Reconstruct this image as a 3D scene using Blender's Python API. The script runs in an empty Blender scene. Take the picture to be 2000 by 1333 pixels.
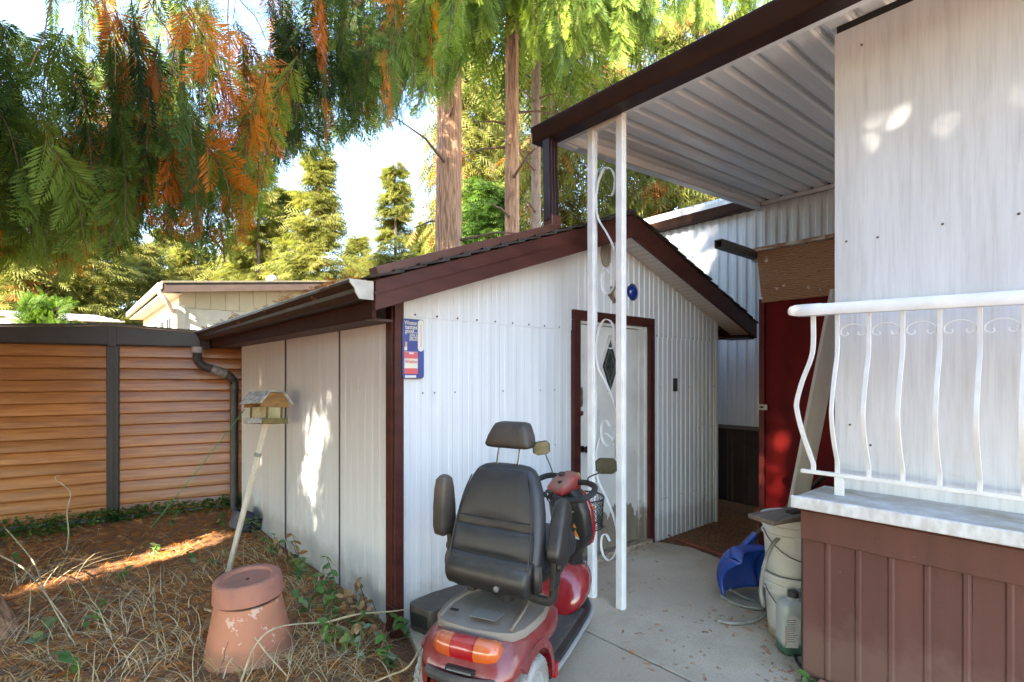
import bpy, math, random
import numpy as np
from mathutils import Vector, Matrix, noise as mnoise
R = math.radians
random.seed(7); rng = np.random.default_rng(11)
scene = bpy.context.scene
col = scene.collection

# ------------------------------------------------------------------ camera
# X runs along the shed front, Y along its side; camera 1.45 m above the slab
CH = 1.45; FPX = 1030.0; HX, HY = 1000.0, 735.0
YAW = R(40.6)
FW = (math.sin(YAW), math.cos(YAW)); RT = (math.cos(YAW), -math.sin(YAW))
cam_d = bpy.data.cameras.new('camera'); cam = bpy.data.objects.new('camera', cam_d); col.objects.link(cam)
cam.location = (0, 0, CH); cam.rotation_euler = (R(90), 0, -YAW)
cam_d.sensor_width = 36; cam_d.lens = 36 * FPX / 2000; cam_d.shift_y = (HY - 666.5) / 2000
cam_d.clip_start = 0.05; cam_d.clip_end = 2000
scene.camera = cam
# ------------------------------------------------------------------ sky and sun
SUN_EL = R(31); SUN_DIR = Vector((-0.92, -0.39, 0)).normalized() * math.cos(SUN_EL) + Vector((0, 0, math.sin(SUN_EL)))
world = bpy.data.worlds.new('World'); scene.world = world; world.use_nodes = True
wn = world.node_tree.nodes; wl = world.node_tree.links; wn.clear()
wo = wn.new('ShaderNodeOutputWorld'); wb = wn.new('ShaderNodeBackground'); sk = wn.new('ShaderNodeTexSky')
sk.sky_type = 'NISHITA'; sk.sun_disc = False; sk.sun_elevation = SUN_EL
sk.sun_rotation = math.atan2(SUN_DIR.x, SUN_DIR.y)
sk.air_density = 1.0; sk.dust_density = 0.1; sk.ozone_density = 1.0
wb.inputs[1].default_value = 0.125
wl.new(sk.outputs[0], wb.inputs[0]); wl.new(wb.outputs[0], wo.inputs[0])
sl = bpy.data.lights.new('sun', 'SUN'); so = bpy.data.objects.new('sun', sl); col.objects.link(so)
sl.energy = 5.0; sl.angle = R(0.5); sl.color = (1.0, 0.9, 0.76)
so.rotation_euler = SUN_DIR.to_track_quat('Z', 'Y').to_euler(); so.location = (-20, 5, 20)
vs = scene.view_settings; vs.view_transform = 'Standard'; vs.look = 'None'; vs.gamma = 1.0
vs.exposure = 3.12; vs.use_curve_mapping = False
vs.use_white_balance = True; vs.white_balance_temperature = 6850   # white-balanced for the shade
scene.render.engine = 'CYCLES'
scene.cycles.max_bounces = 8; scene.cycles.diffuse_bounces = 4; scene.cycles.transmission_bounces = 4
scene.cycles.transparent_max_bounces = 6

# ------------------------------------------------------------------ pixel helpers (a pixel is only a direction)
def ray(px, py):
    a = (px - HX) / FPX; b = (HY - py) / FPX
    return Vector((FW[0] + a * RT[0], FW[1] + a * RT[1], b))
O = Vector((0, 0, CH))
def wx(px, py, X): r = ray(px, py); return O + r * (X / r.x)
def wy(px, py, Y): r = ray(px, py); return O + r * (Y / r.y)
def wz(px, py, Z=0): r = ray(px, py); return O + r * ((Z - CH) / r.z)
def wd(px, py, d): return O + ray(px, py) * d
def ld(lat, d, z=0): return Vector((lat * RT[0] + d * FW[0], lat * RT[1] + d * FW[1], z))
def proj(p):
    d = p[0] * FW[0] + p[1] * FW[1]; l = p[0] * RT[0] + p[1] * RT[1]
    return HX + FPX * l / d, HY - FPX * (p[2] - CH) / d, d

# ------------------------------------------------------------------ materials
class NT:
    def __init__(s, name):
        s.m = bpy.data.materials.new(name); s.m.use_nodes = True
        s.t = s.m.node_tree; s.t.nodes.clear(); s.L = s.t.links
        s.out = s.n('ShaderNodeOutputMaterial')
    def n(s, typ, **kw):
        x = s.t.nodes.new(typ)
        for k, v in kw.items(): setattr(x, k, v)
        return x
    def link(s, a, b): s.L.new(a, b)
    def noise(s, vec, scale, detail=4, rough=0.55):
        x = s.n('ShaderNodeTexNoise'); x.inputs['Scale'].default_value = scale
        x.inputs['Detail'].default_value = detail; x.inputs['Roughness'].default_value = rough
        if vec is not None: s.link(vec, x.inputs['Vector'])
        return x.outputs['Fac']
    def ramp(s, fac, stops):
        x = s.n('ShaderNodeValToRGB'); e = x.color_ramp.elements
        while len(e) < len(stops): e.new(0.5)
        for i, (p, c) in enumerate(stops):
            e[i].position = p; e[i].color = (*c, 1) if not isinstance(c, (int, float)) else (c, c, c, 1)
        s.link(fac, x.inputs[0]); return x.outputs[0]
    def mix(s, fac, a, b, blend='MIX'):
        x = s.n('ShaderNodeMix', data_type='RGBA', blend_type=blend)
        for sock, v in ((x.inputs[0], fac), (x.inputs[6], a), (x.inputs[7], b)):
            if isinstance(v, (int, float)): sock.default_value = v
            elif isinstance(v, tuple): sock.default_value = (*v, 1)
            else: s.link(v, sock)
        return x.outputs[2]
    def math(s, op, a, b=None, clamp=False):
        x = s.n('ShaderNodeMath', operation=op); x.use_clamp = clamp
        for i, v in enumerate((a, b)):
            if v is None: continue
            if isinstance(v, (int, float)): x.inputs[i].default_value = v
            else: s.link(v, x.inputs[i])
        return x.outputs[0]
    def coords(s, stretch=(1, 1, 1), off=True):
        tc = s.n('ShaderNodeTexCoord'); mp = s.n('ShaderNodeMapping'); mp.inputs['Scale'].default_value = stretch
        s.link(tc.outputs['Object'], mp.inputs[0])
        return mp.outputs[0]

MATS = {}
def M(name, c1, c2=None, rough=0.6, metal=0.0, ns=4.0, st=(1, 1, 1), lo=0.35, hi=0.65, bump=0.0, bs=40.0, bst=(1, 1, 1),
      dust=None, spots=None, spec=0.5, coat=0.0, rnd=0.0, rrough=0.12, trans=0.0, zdirt=None):
    """layered procedural paint: two tones in noise, optional dust on upward faces, specks, splashed dirt near z=0"""
    if name in MATS: return MATS[name]
    t = NT(name); b = t.n('ShaderNodeBsdfPrincipled')
    c2 = c2 or tuple(v * 0.82 for v in c1)
    v = t.coords(st); f = t.noise(v, ns, 6)
    c = t.ramp(f, [(lo, c1), (hi, c2)])
    if rnd:
        oi = t.n('ShaderNodeObjectInfo'); hs = t.n('ShaderNodeHueSaturation')
        t.link(t.math('ADD', t.math('MULTIPLY', oi.outputs['Random'], 2 * rnd), 1 - rnd), hs.inputs['Value'])
        t.link(c, hs.inputs['Color']); c = hs.outputs[0]
    raw = t.coords()
    if spots:   # (colour, scale, threshold)
        sf = t.ramp(t.noise(raw, spots[1], 3, 0.7), [(spots[2], 0), (spots[2] + 0.035, 1)])
        c = t.mix(sf, c, spots[0])
    if zdirt:   # (colour, height) rain splash and grime with a ragged upper edge
        sx = t.n('ShaderNodeSeparateXYZ'); t.link(raw, sx.inputs[0])
        zz = t.math('SUBTRACT', t.math('DIVIDE', sx.outputs[2], zdirt[1]), t.math('MULTIPLY', t.noise(raw, 9, 6, 0.65), 1.5))
        c = t.mix(t.ramp(zz, [(0.0, zdirt[2] if len(zdirt) > 2 else 0.7), (0.45, 0)]), c, zdirt[0])
    if dust:    # (colour, amount)
        g = t.n('ShaderNodeNewGeometry'); sx = t.n('ShaderNodeSeparateXYZ'); t.link(g.outputs['Normal'], sx.inputs[0])
        up = t.math('MULTIPLY', t.math('ADD', sx.outputs[2], 0.25, True), t.ramp(t.noise(raw, 14, 6, 0.7), [(0.3, 0.15), (0.68, 1)]))
        c = t.mix(t.math('MULTIPLY', up, dust[1], True), c, dust[0])
        rr = t.math('ADD', t.math('MULTIPLY', up, 0.45 * dust[1]), rough, True)
        t.link(rr, b.inputs['Roughness'])
    else:
        rr = t.math('ADD', t.math('MULTIPLY', t.noise(raw, 7, 4), rrough * 2), rough - rrough, True)
        t.link(rr, b.inputs['Roughness'])
    t.link(c, b.inputs['Base Color'])
    b.inputs['Metallic'].default_value = metal; b.inputs['Specular IOR Level'].default_value = spec
    b.inputs['Coat Weight'].default_value = coat; b.inputs['Coat Roughness'].default_value = 0.12
    if trans: b.inputs['Transmission Weight'].default_value = trans
    if bump:
        bp = t.n('ShaderNodeBump'); bp.inputs['Strength'].default_value = bump; bp.inputs['Distance'].default_value = 0.01
        t.link(t.noise(t.coords(bst), bs, 5, 0.6), bp.inputs['Height']); t.link(bp.outputs[0], b.inputs['Normal'])
    t.link(b.outputs[0], t.out.inputs[0]); MATS[name] = t.m
    return t.m

def leaf_mat(name, stops, rough=0.6, trans=0.35, deads=None, gain=1.0):
    """foliage: tint attribute picks the leaf colour, part of the light passes through"""
    t = NT(name); at = t.n('ShaderNodeAttribute', attribute_name='tint')
    c = t.ramp(at.outputs['Fac'], stops)
    if deads:
        ad = t.n('ShaderNodeAttribute', attribute_name='dead'); c = t.mix(ad.outputs['Fac'], c, t.ramp(at.outputs['Fac'], deads))
    d = t.n('ShaderNodeBsdfPrincipled'); d.inputs['Roughness'].default_value = rough; d.inputs['Specular IOR Level'].default_value = 0.25
    tr = t.n('ShaderNodeBsdfTranslucent'); mx = t.n('ShaderNodeMixShader'); mx.inputs[0].default_value = trans
    hs = t.n('ShaderNodeHueSaturation'); hs.inputs['Saturation'].default_value = 1.1; hs.inputs['Value'].default_value = 1.25
    t.link(c, d.inputs['Base Color']); t.link(c, hs.inputs['Color']); t.link(hs.outputs[0], tr.inputs['Color'])
    t.link(d.outputs[0], mx.inputs[1]); t.link(tr.outputs[0], mx.inputs[2]); t.link(mx.outputs[0], t.out.inputs[0])
    MATS[name] = t.m; return t.m

# ------------------------------------------------------------------ mesh helpers
def V3(p): return Vector((p[0], p[1], p[2]))
class MB:
    def __init__(s): s.v = []; s.f = []
    def add(s, vs_, fs_):
        o = len(s.v); s.v += [V3(p) for p in vs_]; s.f += [tuple(o + i for i in f) for f in fs_]; return s
    def box(s, x0, x1, y0, y1, z0, z1):
        return s.add([(x0,y0,z0),(x1,y0,z0),(x1,y1,z0),(x0,y1,z0),(x0,y0,z1),(x1,y0,z1),(x1,y1,z1),(x0,y1,z1)],
                     [(0,3,2,1),(4,5,6,7),(0,1,5,4),(1,2,6,5),(2,3,7,6),(3,0,4,7)])
    def bar(s, p, q, w, h, up=(0, 0, 1)):
        p = V3(p); q = V3(q); a = (q - p).normalized(); up = V3(up)
        b = up.cross(a)
        if b.length < 1e-5: b = Vector((1, 0, 0)).cross(a)
        b = b.normalized() * w / 2; c = a.cross(b).normalized() * h / 2
        vs_ = [p-b-c, p+b-c, p+b+c, p-b+c, q-b-c, q+b-c, q+b+c, q-b+c]
        return s.add(vs_, [(0,1,2,3)[::-1],(4,5,6,7),(0,1,5,4),(1,2,6,5),(2,3,7,6),(3,0,4,7)])
    def tube(s, path, r, n=8, cap=True, closed=False):
        P = [V3(p) for p in path]; m = len(P)
        rs = r if isinstance(r, (list, tuple)) else [r] * m
        t0 = (P[1] - P[0]).normalized()
        nb = t0.orthogonal().normalized(); loops = []
        for i in range(m):
            if closed: t = (P[(i+1) % m] - P[i-1]).normalized()
            else: t = (P[min(i+1, m-1)] - P[max(i-1, 0)]).normalized()
            nb = (nb - t * nb.dot(t))
            nb = nb.normalized() if nb.length > 1e-6 else t.orthogonal().normalized()
            c = t.cross(nb)
            loops.append([P[i] + (nb * math.cos(2*math.pi*k/n) + c * math.sin(2*math.pi*k/n)) * rs[i] for k in range(n)])
        return s.loft(loops, cap and not closed, closed)
    def loft(s, loops, cap=True, closed=False):
        n = len(loops[0]); m = len(loops); vs_ = [p for l in loops for p in l]; fs_ = []
        for i in range(m if closed else m - 1):
            j = (i + 1) % m
            for k in range(n): fs_.append((i*n+k, i*n+(k+1) % n, j*n+(k+1) % n, j*n+k))
        if cap: fs_ += [tuple(range(n))[::-1], tuple((m-1)*n+k for k in range(n))]
        return s.add(vs_, fs_)
    def lathe(s, prof, n=24, mat=None, cap=True):
        mat = mat or Matrix()
        return s.loft([[mat @ Vector((r*math.cos(2*math.pi*k/n), r*math.sin(2*math.pi*k/n), z)) for k in range(n)] for r, z in prof], cap)
    def prism(s, poly, fn, t):
        """poly of (u,v); fn(u,v,w) gives the world point, w runs 0..t"""
        n = len(poly); vs_ = [fn(u, v, 0) for u, v in poly] + [fn(u, v, t) for u, v in poly]
        return s.add(vs_, [tuple(range(n))[::-1], tuple(range(n, 2*n))] + [(k, (k+1) % n, n+(k+1) % n, n+k) for k in range(n)])
    def build(s, name, mat, parent=None, world=True, bevel=0, smooth=False, angle=35, seg=2, subsurf=0):
        me = bpy.data.meshes.new(name)
        vs_ = s.v
        if parent is not None and world:
            root = parent
            while root.parent: root = root.parent
            inv = (Matrix.Translation(root.location) @ root.rotation_euler.to_matrix().to_4x4()).inverted()
            vs_ = [inv @ p for p in vs_]
        me.from_pydata([tuple(p) for p in vs_], [], s.f)
        me.materials.append(mat)
        o = bpy.data.objects.new(name, me); col.objects.link(o)
        if parent is not None: o.parent = parent
        if smooth:
            me.shade_smooth(); me.set_sharp_from_angle(angle=R(angle))
        import bmesh
        bm = bmesh.new(); bm.from_mesh(me); bmesh.ops.recalc_face_normals(bm, faces=bm.faces); bm.to_mesh(me); bm.free()
        if bevel:
            mo = o.modifiers.new('bevel', 'BEVEL'); mo.width = bevel; mo.segments = seg; mo.limit_method = 'ANGLE'; mo.angle_limit = R(40)
            me.shade_smooth()
            mo.harden_normals = True
        if subsurf:
            mo = o.modifiers.new('sub', 'SUBSURF'); mo.levels = subsurf; mo.render_levels = subsurf; me.shade_smooth()
        return o
def empty(name, loc, label, cat, group=None, rotz=0):
    o = bpy.data.objects.new(name, None); o.location = loc; o.rotation_euler = (0, 0, rotz); o.empty_display_size = 0.1
    col.objects.link(o); return tag(o, label, cat, group)
def tag(o, label=None, cat=None, group=None, kind=None):
    if label: o['label'] = label
    if cat: o['category'] = cat
    if group: o['group'] = group
    if kind: o['kind'] = kind
    return o
def dup(o, parent, **kw):
    c = o.copy(); col.objects.link(c); c.parent = parent
    for k, v in kw.items(): setattr(c, k, v)
    return c
def catmull(pts, n=8):
    P = [V3(p) for p in pts]; P = [P[0]*2-P[1]] + P + [P[-1]*2-P[-2]]; out = []
    for i in range(1, len(P)-2):
        for k in range(n):
            t = k/n; a, b, c, d = P[i-1:i+3]
            out.append(0.5*((2*b)+(c-a)*t+(2*a-5*b+4*c-d)*t*t+(3*b-a-3*c+d)*t**3))
    out.append(P[-2]); return out
def rrect(w, h, r, n=4, cx=0, cy=0):
    pts = []
    for (sx, sy, a0) in ((1, 1, 0), (-1, 1, 90), (-1, -1, 180), (1, -1, 270)):
        for k in range(n + 1):
            a = R(a0 + 90*k/n); pts.append((cx + sx*(w/2-r) + r*math.cos(a), cy + sy*(h/2-r) + r*math.sin(a)))
    return pts
def np_mesh(name, verts, faces, mat, parent=None, attrs=None, loc=None, smooth=False):
    """verts (N,3), faces (M,3 or 4) numpy arrays"""
    me = bpy.data.meshes.new(name); k = faces.shape[1]
    if loc is not None: verts = verts - np.array(loc)
    me.vertices.add(len(verts)); me.vertices.foreach_set('co', verts.astype(np.float32).ravel())
    me.loops.add(faces.size); me.loops.foreach_set('vertex_index', faces.astype(np.int32).ravel())
    me.polygons.add(len(faces)); me.polygons.foreach_set('loop_start', np.arange(0, faces.size, k, dtype=np.int32))
    for nm, a in (attrs or {}).items():
        at = me.attributes.new(nm, 'FLOAT', 'POINT'); at.data.foreach_set('value', a.astype(np.float32))
    me.update(calc_edges=True); me.materials.append(mat)
    if smooth: me.shade_smooth()
    o = bpy.data.objects.new(name, me); col.objects.link(o)
    if parent is not None: o.parent = parent
    return o

# ------------------------------------------------------------------ palette
white_metal = M('white_painted_aluminium', (.68,.705,.735), (.60,.62,.645), rough=.42, ns=3, st=(5,5,.35), lo=.3, hi=.75, bump=.05, bs=14, bst=(1,1,.3),
                zdirt=((.30,.28,.24), .22, .4), spots=((.32,.3,.27), 55, .745))
white_trim = M('white_trim_paint', (.78,.78,.77), (.66,.66,.64), rough=.4, ns=6, spots=((.4,.37,.33), 45, .72), bump=.04)
iron_white = M('white_painted_iron', (.80,.80,.79), (.70,.70,.69), rough=.35, ns=9, spots=((.25,.2,.17), 60, .74))
brown_trim = M('brown_trim_paint', (.075,.020,.014), (.048,.012,.009), rough=.5, spec=.3, ns=5, st=(1,1,3), bump=.12, bs=50, spots=((.3,.2,.17), 70, .76))
dark_gutter = M('dark_brown_gutter_paint', (.034,.013,.009), (.022,.008,.006), rough=.5, spec=.3, ns=5, spots=((.2,.16,.12), 60, .75))
shingle = M('weathered_shingle', (.05,.04,.035), (.03,.026,.02), rough=.9, ns=30, bump=.6, bs=90)
# ================================================================== SETTING
def gz(x, y):
    """height of the soil"""
    h = 0.05 * mnoise.noise(Vector((x*0.7, y*0.7, 3))) + 0.018 * mnoise.noise(Vector((x*3, y*3, 7)))
    z = -0.01 + h * 0.8
    if x > 1.25 and y < 2.75: z = min(z, -0.05) if x > 1.38 else z * 0.5 - 0.01
    if x > 3.9: z = -0.02 + h * .5
    if x > 3.9 and y < 2.75 and x < 4.12: z = -0.05
    if (x*x + y*y) > 400: z = -0.05
    return z
def make_ground():
    def axis(lo, hi, step):
        a = list(np.arange(lo, hi + 1e-6, step)); g = step; x = hi
        while x < 600: g *= 1.5; x += g; a.append(x)
        g = step; x = lo
        while x > -600: g *= 1.5; x -= g; a.insert(0, x)
        return np.array(a)
    xs = axis(-3, 8, .07); ys = axis(-1, 9, .07)
    nx, ny = len(xs), len(ys)
    vs_ = np.array([(x, y, gz(x, y)) for y in ys for x in xs])
    i = np.arange(nx-1); j = np.arange(ny-1); I, J = np.meshgrid(i, j); b = (J*nx + I).ravel()
    fs_ = np.stack([b, b+1, b+nx+1, b+nx], 1)
    t = NT('needle_covered_soil'); b_ = t.n('ShaderNodeBsdfPrincipled'); v = t.coords()
    c = t.ramp(t.noise(v, 1.6, 6), [(.3, (.15,.075,.04)), (.52, (.26,.115,.05)), (.72, (.14,.085,.05))])
    c = t.mix(t.ramp(t.noise(v, 26, 6, .7), [(.42, 0), (.62, 1)]), c, (.40,.155,.05))
    c = t.mix(t.ramp(t.noise(v, 75, 4, .7), [(.5, 0), (.7, .8)]), c, (.42,.28,.15))
    c = t.mix(t.ramp(t.noise(v, 48, 4, .7), [(.52, 0), (.66, .9)]), c, (.035,.024,.016))
    t.link(c, b_.inputs['Base Color']); b_.inputs['Roughness'].default_value = .95
    bp = t.n('ShaderNodeBump'); bp.inputs['Strength'].default_value = 1; bp.inputs['Distance'].default_value = .03
    t.link(t.noise(v, 55, 8, .7), bp.inputs['Height']); t.link(bp.outputs[0], b_.inputs['Normal']); t.link(b_.outputs[0], t.out.inputs[0])
    o = np_mesh('ground', vs_, fs_, t.m, smooth=True); tag(o, 'bare brown soil covered in fallen orange needles', 'ground', kind='structure')
make_ground()

def concrete_mat():
    t = NT('weathered_concrete'); b = t.n('ShaderNodeBsdfPrincipled'); v = t.coords()
    c = t.ramp(t.noise(v, 2.2, 7, .6), [(.28, (.42,.33,.225)), (.5, (.58,.475,.345)), (.72, (.65,.555,.425))])
    c = t.mix(t.ramp(t.noise(v, 95, 4, .7), [(.45, 0), (.75, .55)]), c, (.24,.21,.18))
    c = t.mix(t.ramp(t.noise(v, 1.1, 5, .6), [(.5, 0), (.70, .75)]), c, (.27,.205,.145))
    c = t.mix(t.ramp(t.noise(v, 6, 6, .75), [(.62, 0), (.72, .6)]), c, (.2,.14,.09))
    t.link(c, b.inputs['Base Color']); b.inputs['Roughness'].default_value = .85
    bp = t.n('ShaderNodeBump'); bp.inputs['Strength'].default_value = .35; bp.inputs['Distance'].default_value = .006
    t.link(t.noise(v, 130, 6, .7), bp.inputs['Height']); t.link(bp.outputs[0], b.inputs['Normal'])
    t.link(b.outputs[0], t.out.inputs[0]); return t.m
conc = concrete_mat()
pat = bpy.data.objects.new('patio', None); col.objects.link(pat); pat.location = (2.8, 1, 0); tag(pat, 'grey concrete slab path in front of the shed door', 'patio', kind='structure')
for (x0, x1, y0, y1, poly) in ((1.4, 2.272, -3, 2.69, [(1.30,-3),(2.272,-3),(2.272,2.69),(1.52,2.69),(1.36,2.2),(1.33,1.6)]),
                               (2.284, 4.1, -3, 2.69, [(2.284,-3),(4.2,-3),(4.2,.9),(4.0,1.4),(3.96,2.0),(4.06,2.4),(3.98,2.69),(2.284,2.69)])):
    m = MB(); m.prism(poly, lambda u, v, w: (u, v, -0.1 + w), .1)
    m.build('concrete_slab', conc, pat, bevel=.008)

# unseen pale slab added behind the camera to bounce sunlight into the shade
m = MB(); m.prism([(-14, -18), (16, -18), (16, -3.01), (-14, -3.01)], lambda u, v, w: (u, v, -.12+w), .1); tag(m.build('bounce_slab', conc, None, bevel=.01), 'unseen pale concrete slab added behind the yard to bounce sunlight', 'bounce_slab', kind='structure')

# ================================================================== SHED
SX0, SX1, SY0, SY1 = 1.455, 5.05, 2.72, 6.08
RX, RZ = 3.335, 2.70                 # ridge
EXL, EZL, EXR, EZR = 1.20, 1.945, 5.40, 1.995
YF, YB = 2.46, 6.32                  # rake overhang
def roof_z(x):
    return RZ + (x-RX)/(EXL-RX)*(EZL-RZ) if x < RX else RZ + (x-RX)/(EXR-RX)*(EZR-RZ)
shed = empty('storage_shed', (3.2, 4.4, 0), 'white corrugated metal storage shed with brown trimmed gable roof and door', 'shed')

def corr(m, p0, p1, zb, zt, period=.105, depth=.007, prof=((0,0),(.62,0),(.70,1),(.92,1)), phase=0.0):
    """corrugated sheet from p0 to p1 (xy); outward is to the right of p0->p1"""
    p0 = Vector((*p0, 0)); p1 = Vector((*p1, 0)); L = (p1-p0).length; a = (p1-p0)/L; nrm = Vector((a.y, -a.x, 0))
    ss = [0.0]; k = math.floor(-phase/period) - 1
    while k*period + phase < L:
        for u, _ in prof:
            s_ = k*period + phase + u*period
            if 1e-4 < s_ < L-1e-4: ss.append(s_)
        k += 1
    ss.append(L)
    def off(s_):
        u = ((s_-phase)/period) % 1.0; pr = list(prof) + [(1.0, prof[0][1])]
        for (a0, b0), (a1, b1) in zip(pr, pr[1:]):
            if a0 <= u <= a1 + 1e-9: return b0 + (b1-b0)*((u-a0)/max(a1-a0, 1e-6))
        return 0
    vs_ = []; fs_ = []
    for s_ in ss:
        q = p0 + a*s_ + nrm*depth*off(s_ + 1e-6)
        qi = p0 + a*s_ - nrm*.012
        vs_ += [(q.x, q.y, zb(s_)), (q.x, q.y, zt(s_)), (qi.x, qi.y, zb(s_)), (qi.x, qi.y, zt(s_))]
    n = len(ss)
    for i in range(n-1):
        b = 4*i; fs_ += [(b, b+4, b+5, b+1), (b+2, b+3, b+7, b+6), (b+1, b+5, b+7, b+3), (b, b+2, b+6, b+4)]
    fs_ += [(0, 1, 3, 2), (4*n-4, 4*n-2, 4*n-1, 4*n-3)]
    m.add(vs_, fs_)
FRONT_PROF = ((0,0),(.5,0),(.6,1),(.9,1))
DX0, DX1, DZ = wy(1115, 800, SY0).x, wy(1273, 800, SY0).x, 1.95   # outer edges of the door frame
SEAM = 1.815
ux = wy(790, 800, SY0).x
for (a, b) in ((SX0+.02, DX0+.03), (DX1-.03, SX1)):
    m = MB(); corr(m, (a, SY0), (b, SY0), lambda s: -.02, lambda s: SEAM, .075, .0016 if a < 2 else .008, FRONT_PROF); m.build('wall_panel', white_metal, shed)
m = MB()
for a, b, zb in ((SX0+.02, DX0+.03, SEAM-.02), (DX0+.03, DX1-.03, DZ-.05), (DX1-.03, SX1, SEAM-.02)):
    # split at the ridge so the top follows the gable
    cuts = [a] + ([RX] if a < RX < b else []) + [b]
    for c0, c1 in zip(cuts, cuts[1:]):
        corr(m, (c0, SY0-.006), (c1, SY0-.006), lambda s: zb, lambda s, c0=c0: roof_z(c0+s)-.07, .075, .0016 if a < 2 else .008, FRONT_PROF)
m.build('gable_panel', white_metal, shed)
m = MB()
for x in list(np.arange(SX0+.12, DX0, .15)) + list(np.arange(DX1+.05, SX1, .15)):
    m.lathe([(.006, 0), (.005, .004), (.002, .006)], 6, Matrix.Translation((x, SY0-.013, SEAM-.006)) @ Matrix.Rotation(R(90), 4, 'X'))
for k in range(26):
    x = random.choice([random.uniform(SX0+.1, DX0-.1), random.uniform(DX1+.05, SX1)]); z = random.choice([.35, .95, 1.35])
    m.lathe([(.005, 0), (.004, .004), (.002, .005)], 6, Matrix.Translation((x, SY0-.008, z)) @ Matrix.Rotation(R(90), 4, 'X'))
tag(m.build('screw_heads', M('rusty_screw', (.12,.09,.07), rough=.6), shed), kind='stuff')
# left wall: three sheets with dark seams
ys = [SY1, wx(558, 800, SX0).y, wx(664, 800, SX0).y, SY0+.05]
for i in range(3):
    m = MB(); xo = SX0 + (.0, .004, .0)[i]
    corr(m, (xo, ys[i]-.006), (xo, ys[i+1]+.006), lambda s: -.06, lambda s: 1.95, .2, .0022, ((0,0),(.34,0),(.40,1),(.46,0),(.84,0),(.90,1),(.96,0)))
    m.build('wall_panel', white_metal, shed)
for ysm in ys[1:3]:
    m = MB(); m.box(SX0-.007, SX0+.01, ysm-.0055, ysm+.0055, -.05, 1.8); m.build('seam_strip', M('seam_dark_grey', (.07,.068,.066), rough=.8), shed)
m = MB(); m.box(SX0+.013, SX0+.02, SY0+.03, SY1, -.05, 1.95); m.build('wall_sheathing', M('dark_seam', (.02,.017,.015), rough=.9), shed)
m = MB(); corr(m, (SX1, SY0), (SX1, SY1), lambda s: -.05, lambda s: 1.98); m.build('wall_panel', white_metal, shed)
m = MB(); corr(m, (SX1, SY1), (SX0, SY1), lambda s: -.05, lambda s: 1.95); m.build('wall_panel', white_metal, shed)
m = MB(); m.prism([(SX0, 1.9), (RX, RZ-.09), (SX1, 1.95)], lambda u, v, w: (u, SY1+w, v), .02); m.build('gable_panel', white_metal, shed)
# corner trim
cw = wy(788, 800, SY0-.02).x - (SX0-.018)
m = MB(); m.box(SX0-.018, SX0-.018+cw, SY0-.026, SY0-.006, -.03, 1.93); m.build('corner_trim', brown_trim, shed, bevel=.003)
m = MB(); m.box(SX0-.026, SX0-.002, SY0-.026+.022, SY0+.07, -.04, 1.93); m.build('corner_trim', brown_trim, shed, bevel=.003)
m = MB(); m.box(SX1-.02, SX1+.02, SY0-.02, SY0+.02, -.03, 1.98); m.build('corner_trim', white_metal, shed, bevel=.003)
# roof deck with shingle courses stepping down both slopes
for sgn, ex, ez in ((-1, EXL, EZL), (1, EXR, EZR)):
    m = MB(); m.prism([(RX, RZ-.06), (ex, ez-.06), (ex, ez-.012), (RX, RZ-.012)], lambda u, v, w: (u, YF+.03+w, v), YB-YF-.06)
    m.build('roof_deck', M('deck_board', (.2,.15,.1), rough=.9), shed)
    L = math.hypot(ex-RX, ez-RZ); ax = Vector(((ex-RX)/L, 0, (ez-RZ)/L)); nn = Vector((-ax.z, 0, ax.x)) * (1 if ax.x > 0 else -1)
    nn = nn if nn.z > 0 else -nn
    nc = 15
    for k in range(nc):
        a = k*L/nc - .01; b = (k+1)*L/nc + .035; p = Vector((RX, 0, RZ))
        jl = random.uniform(-.014, .008)
        A = p + ax*a + nn*.001; B = p + ax*b + nn*.016
        m = MB(); yy0, yy1 = YF-.012+jl, YB+.01
        vs_ = [Vector((q.x, y, q.z)) for y in (yy0, yy1) for q in (A, B, B - nn*.011, A - nn*.011)]
        m.add(vs_, [(0,1,2,3),(7,6,5,4),(0,4,5,1),(1,5,6,2),(2,6,7,3),(3,7,4,0)])
        m.build('shingle_course', shingle, shed)
m = MB(); m.tube([(RX, YF-.01, RZ+.005), (RX, YB, RZ+.005)], .03, 8); m.build('ridge_cap', shingle, shed)
# rake fascias front and back, eave fascias, soffits
for y0_, y1_ in ((YF, YF+.028), (YB-.028, YB)):
    m = MB(); m.prism([(EXL+.005, EZL-.165), (RX-.002, RZ-.185), (RX-.002, RZ-.014), (EXL+.005, EZL-.012)], lambda u, v, w: (u, y0_+w, v), y1_-y0_); m.build('rake_fascia', brown_trim, shed, bevel=.003)
    m = MB(); m.prism([(RX+.002, RZ-.185), (EXR, EZR-.16), (EXR, EZR-.012), (RX+.002, RZ-.014)], lambda u, v, w: (u, y0_+w, v), y1_-y0_); m.build('rake_fascia', brown_trim, shed, bevel=.003)
m = MB(); m.prism([(EXL-.006, EZL-.085), (RX-.004, RZ-.10), (RX-.004, RZ-.088), (EXL-.006, EZL-.073)], lambda u, v, w: (u, YF-.012+w, v), .012); m.build('fascia_lip', brown_trim, shed)
m = MB(); m.box(EXL, EXL+.025, YF+.03, YB-.03, EZL-.2, EZL-.02); m.build('eave_fascia', M('eave_brown', (.05,.02,.016), rough=.8, spec=.15), shed, bevel=.003)
m = MB(); m.box(EXR-.025, EXR-.001, YF+.03, YB-.03, EZR-.16, EZR-.02); m.build('eave_fascia', brown_trim, shed, bevel=.003)
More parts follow.
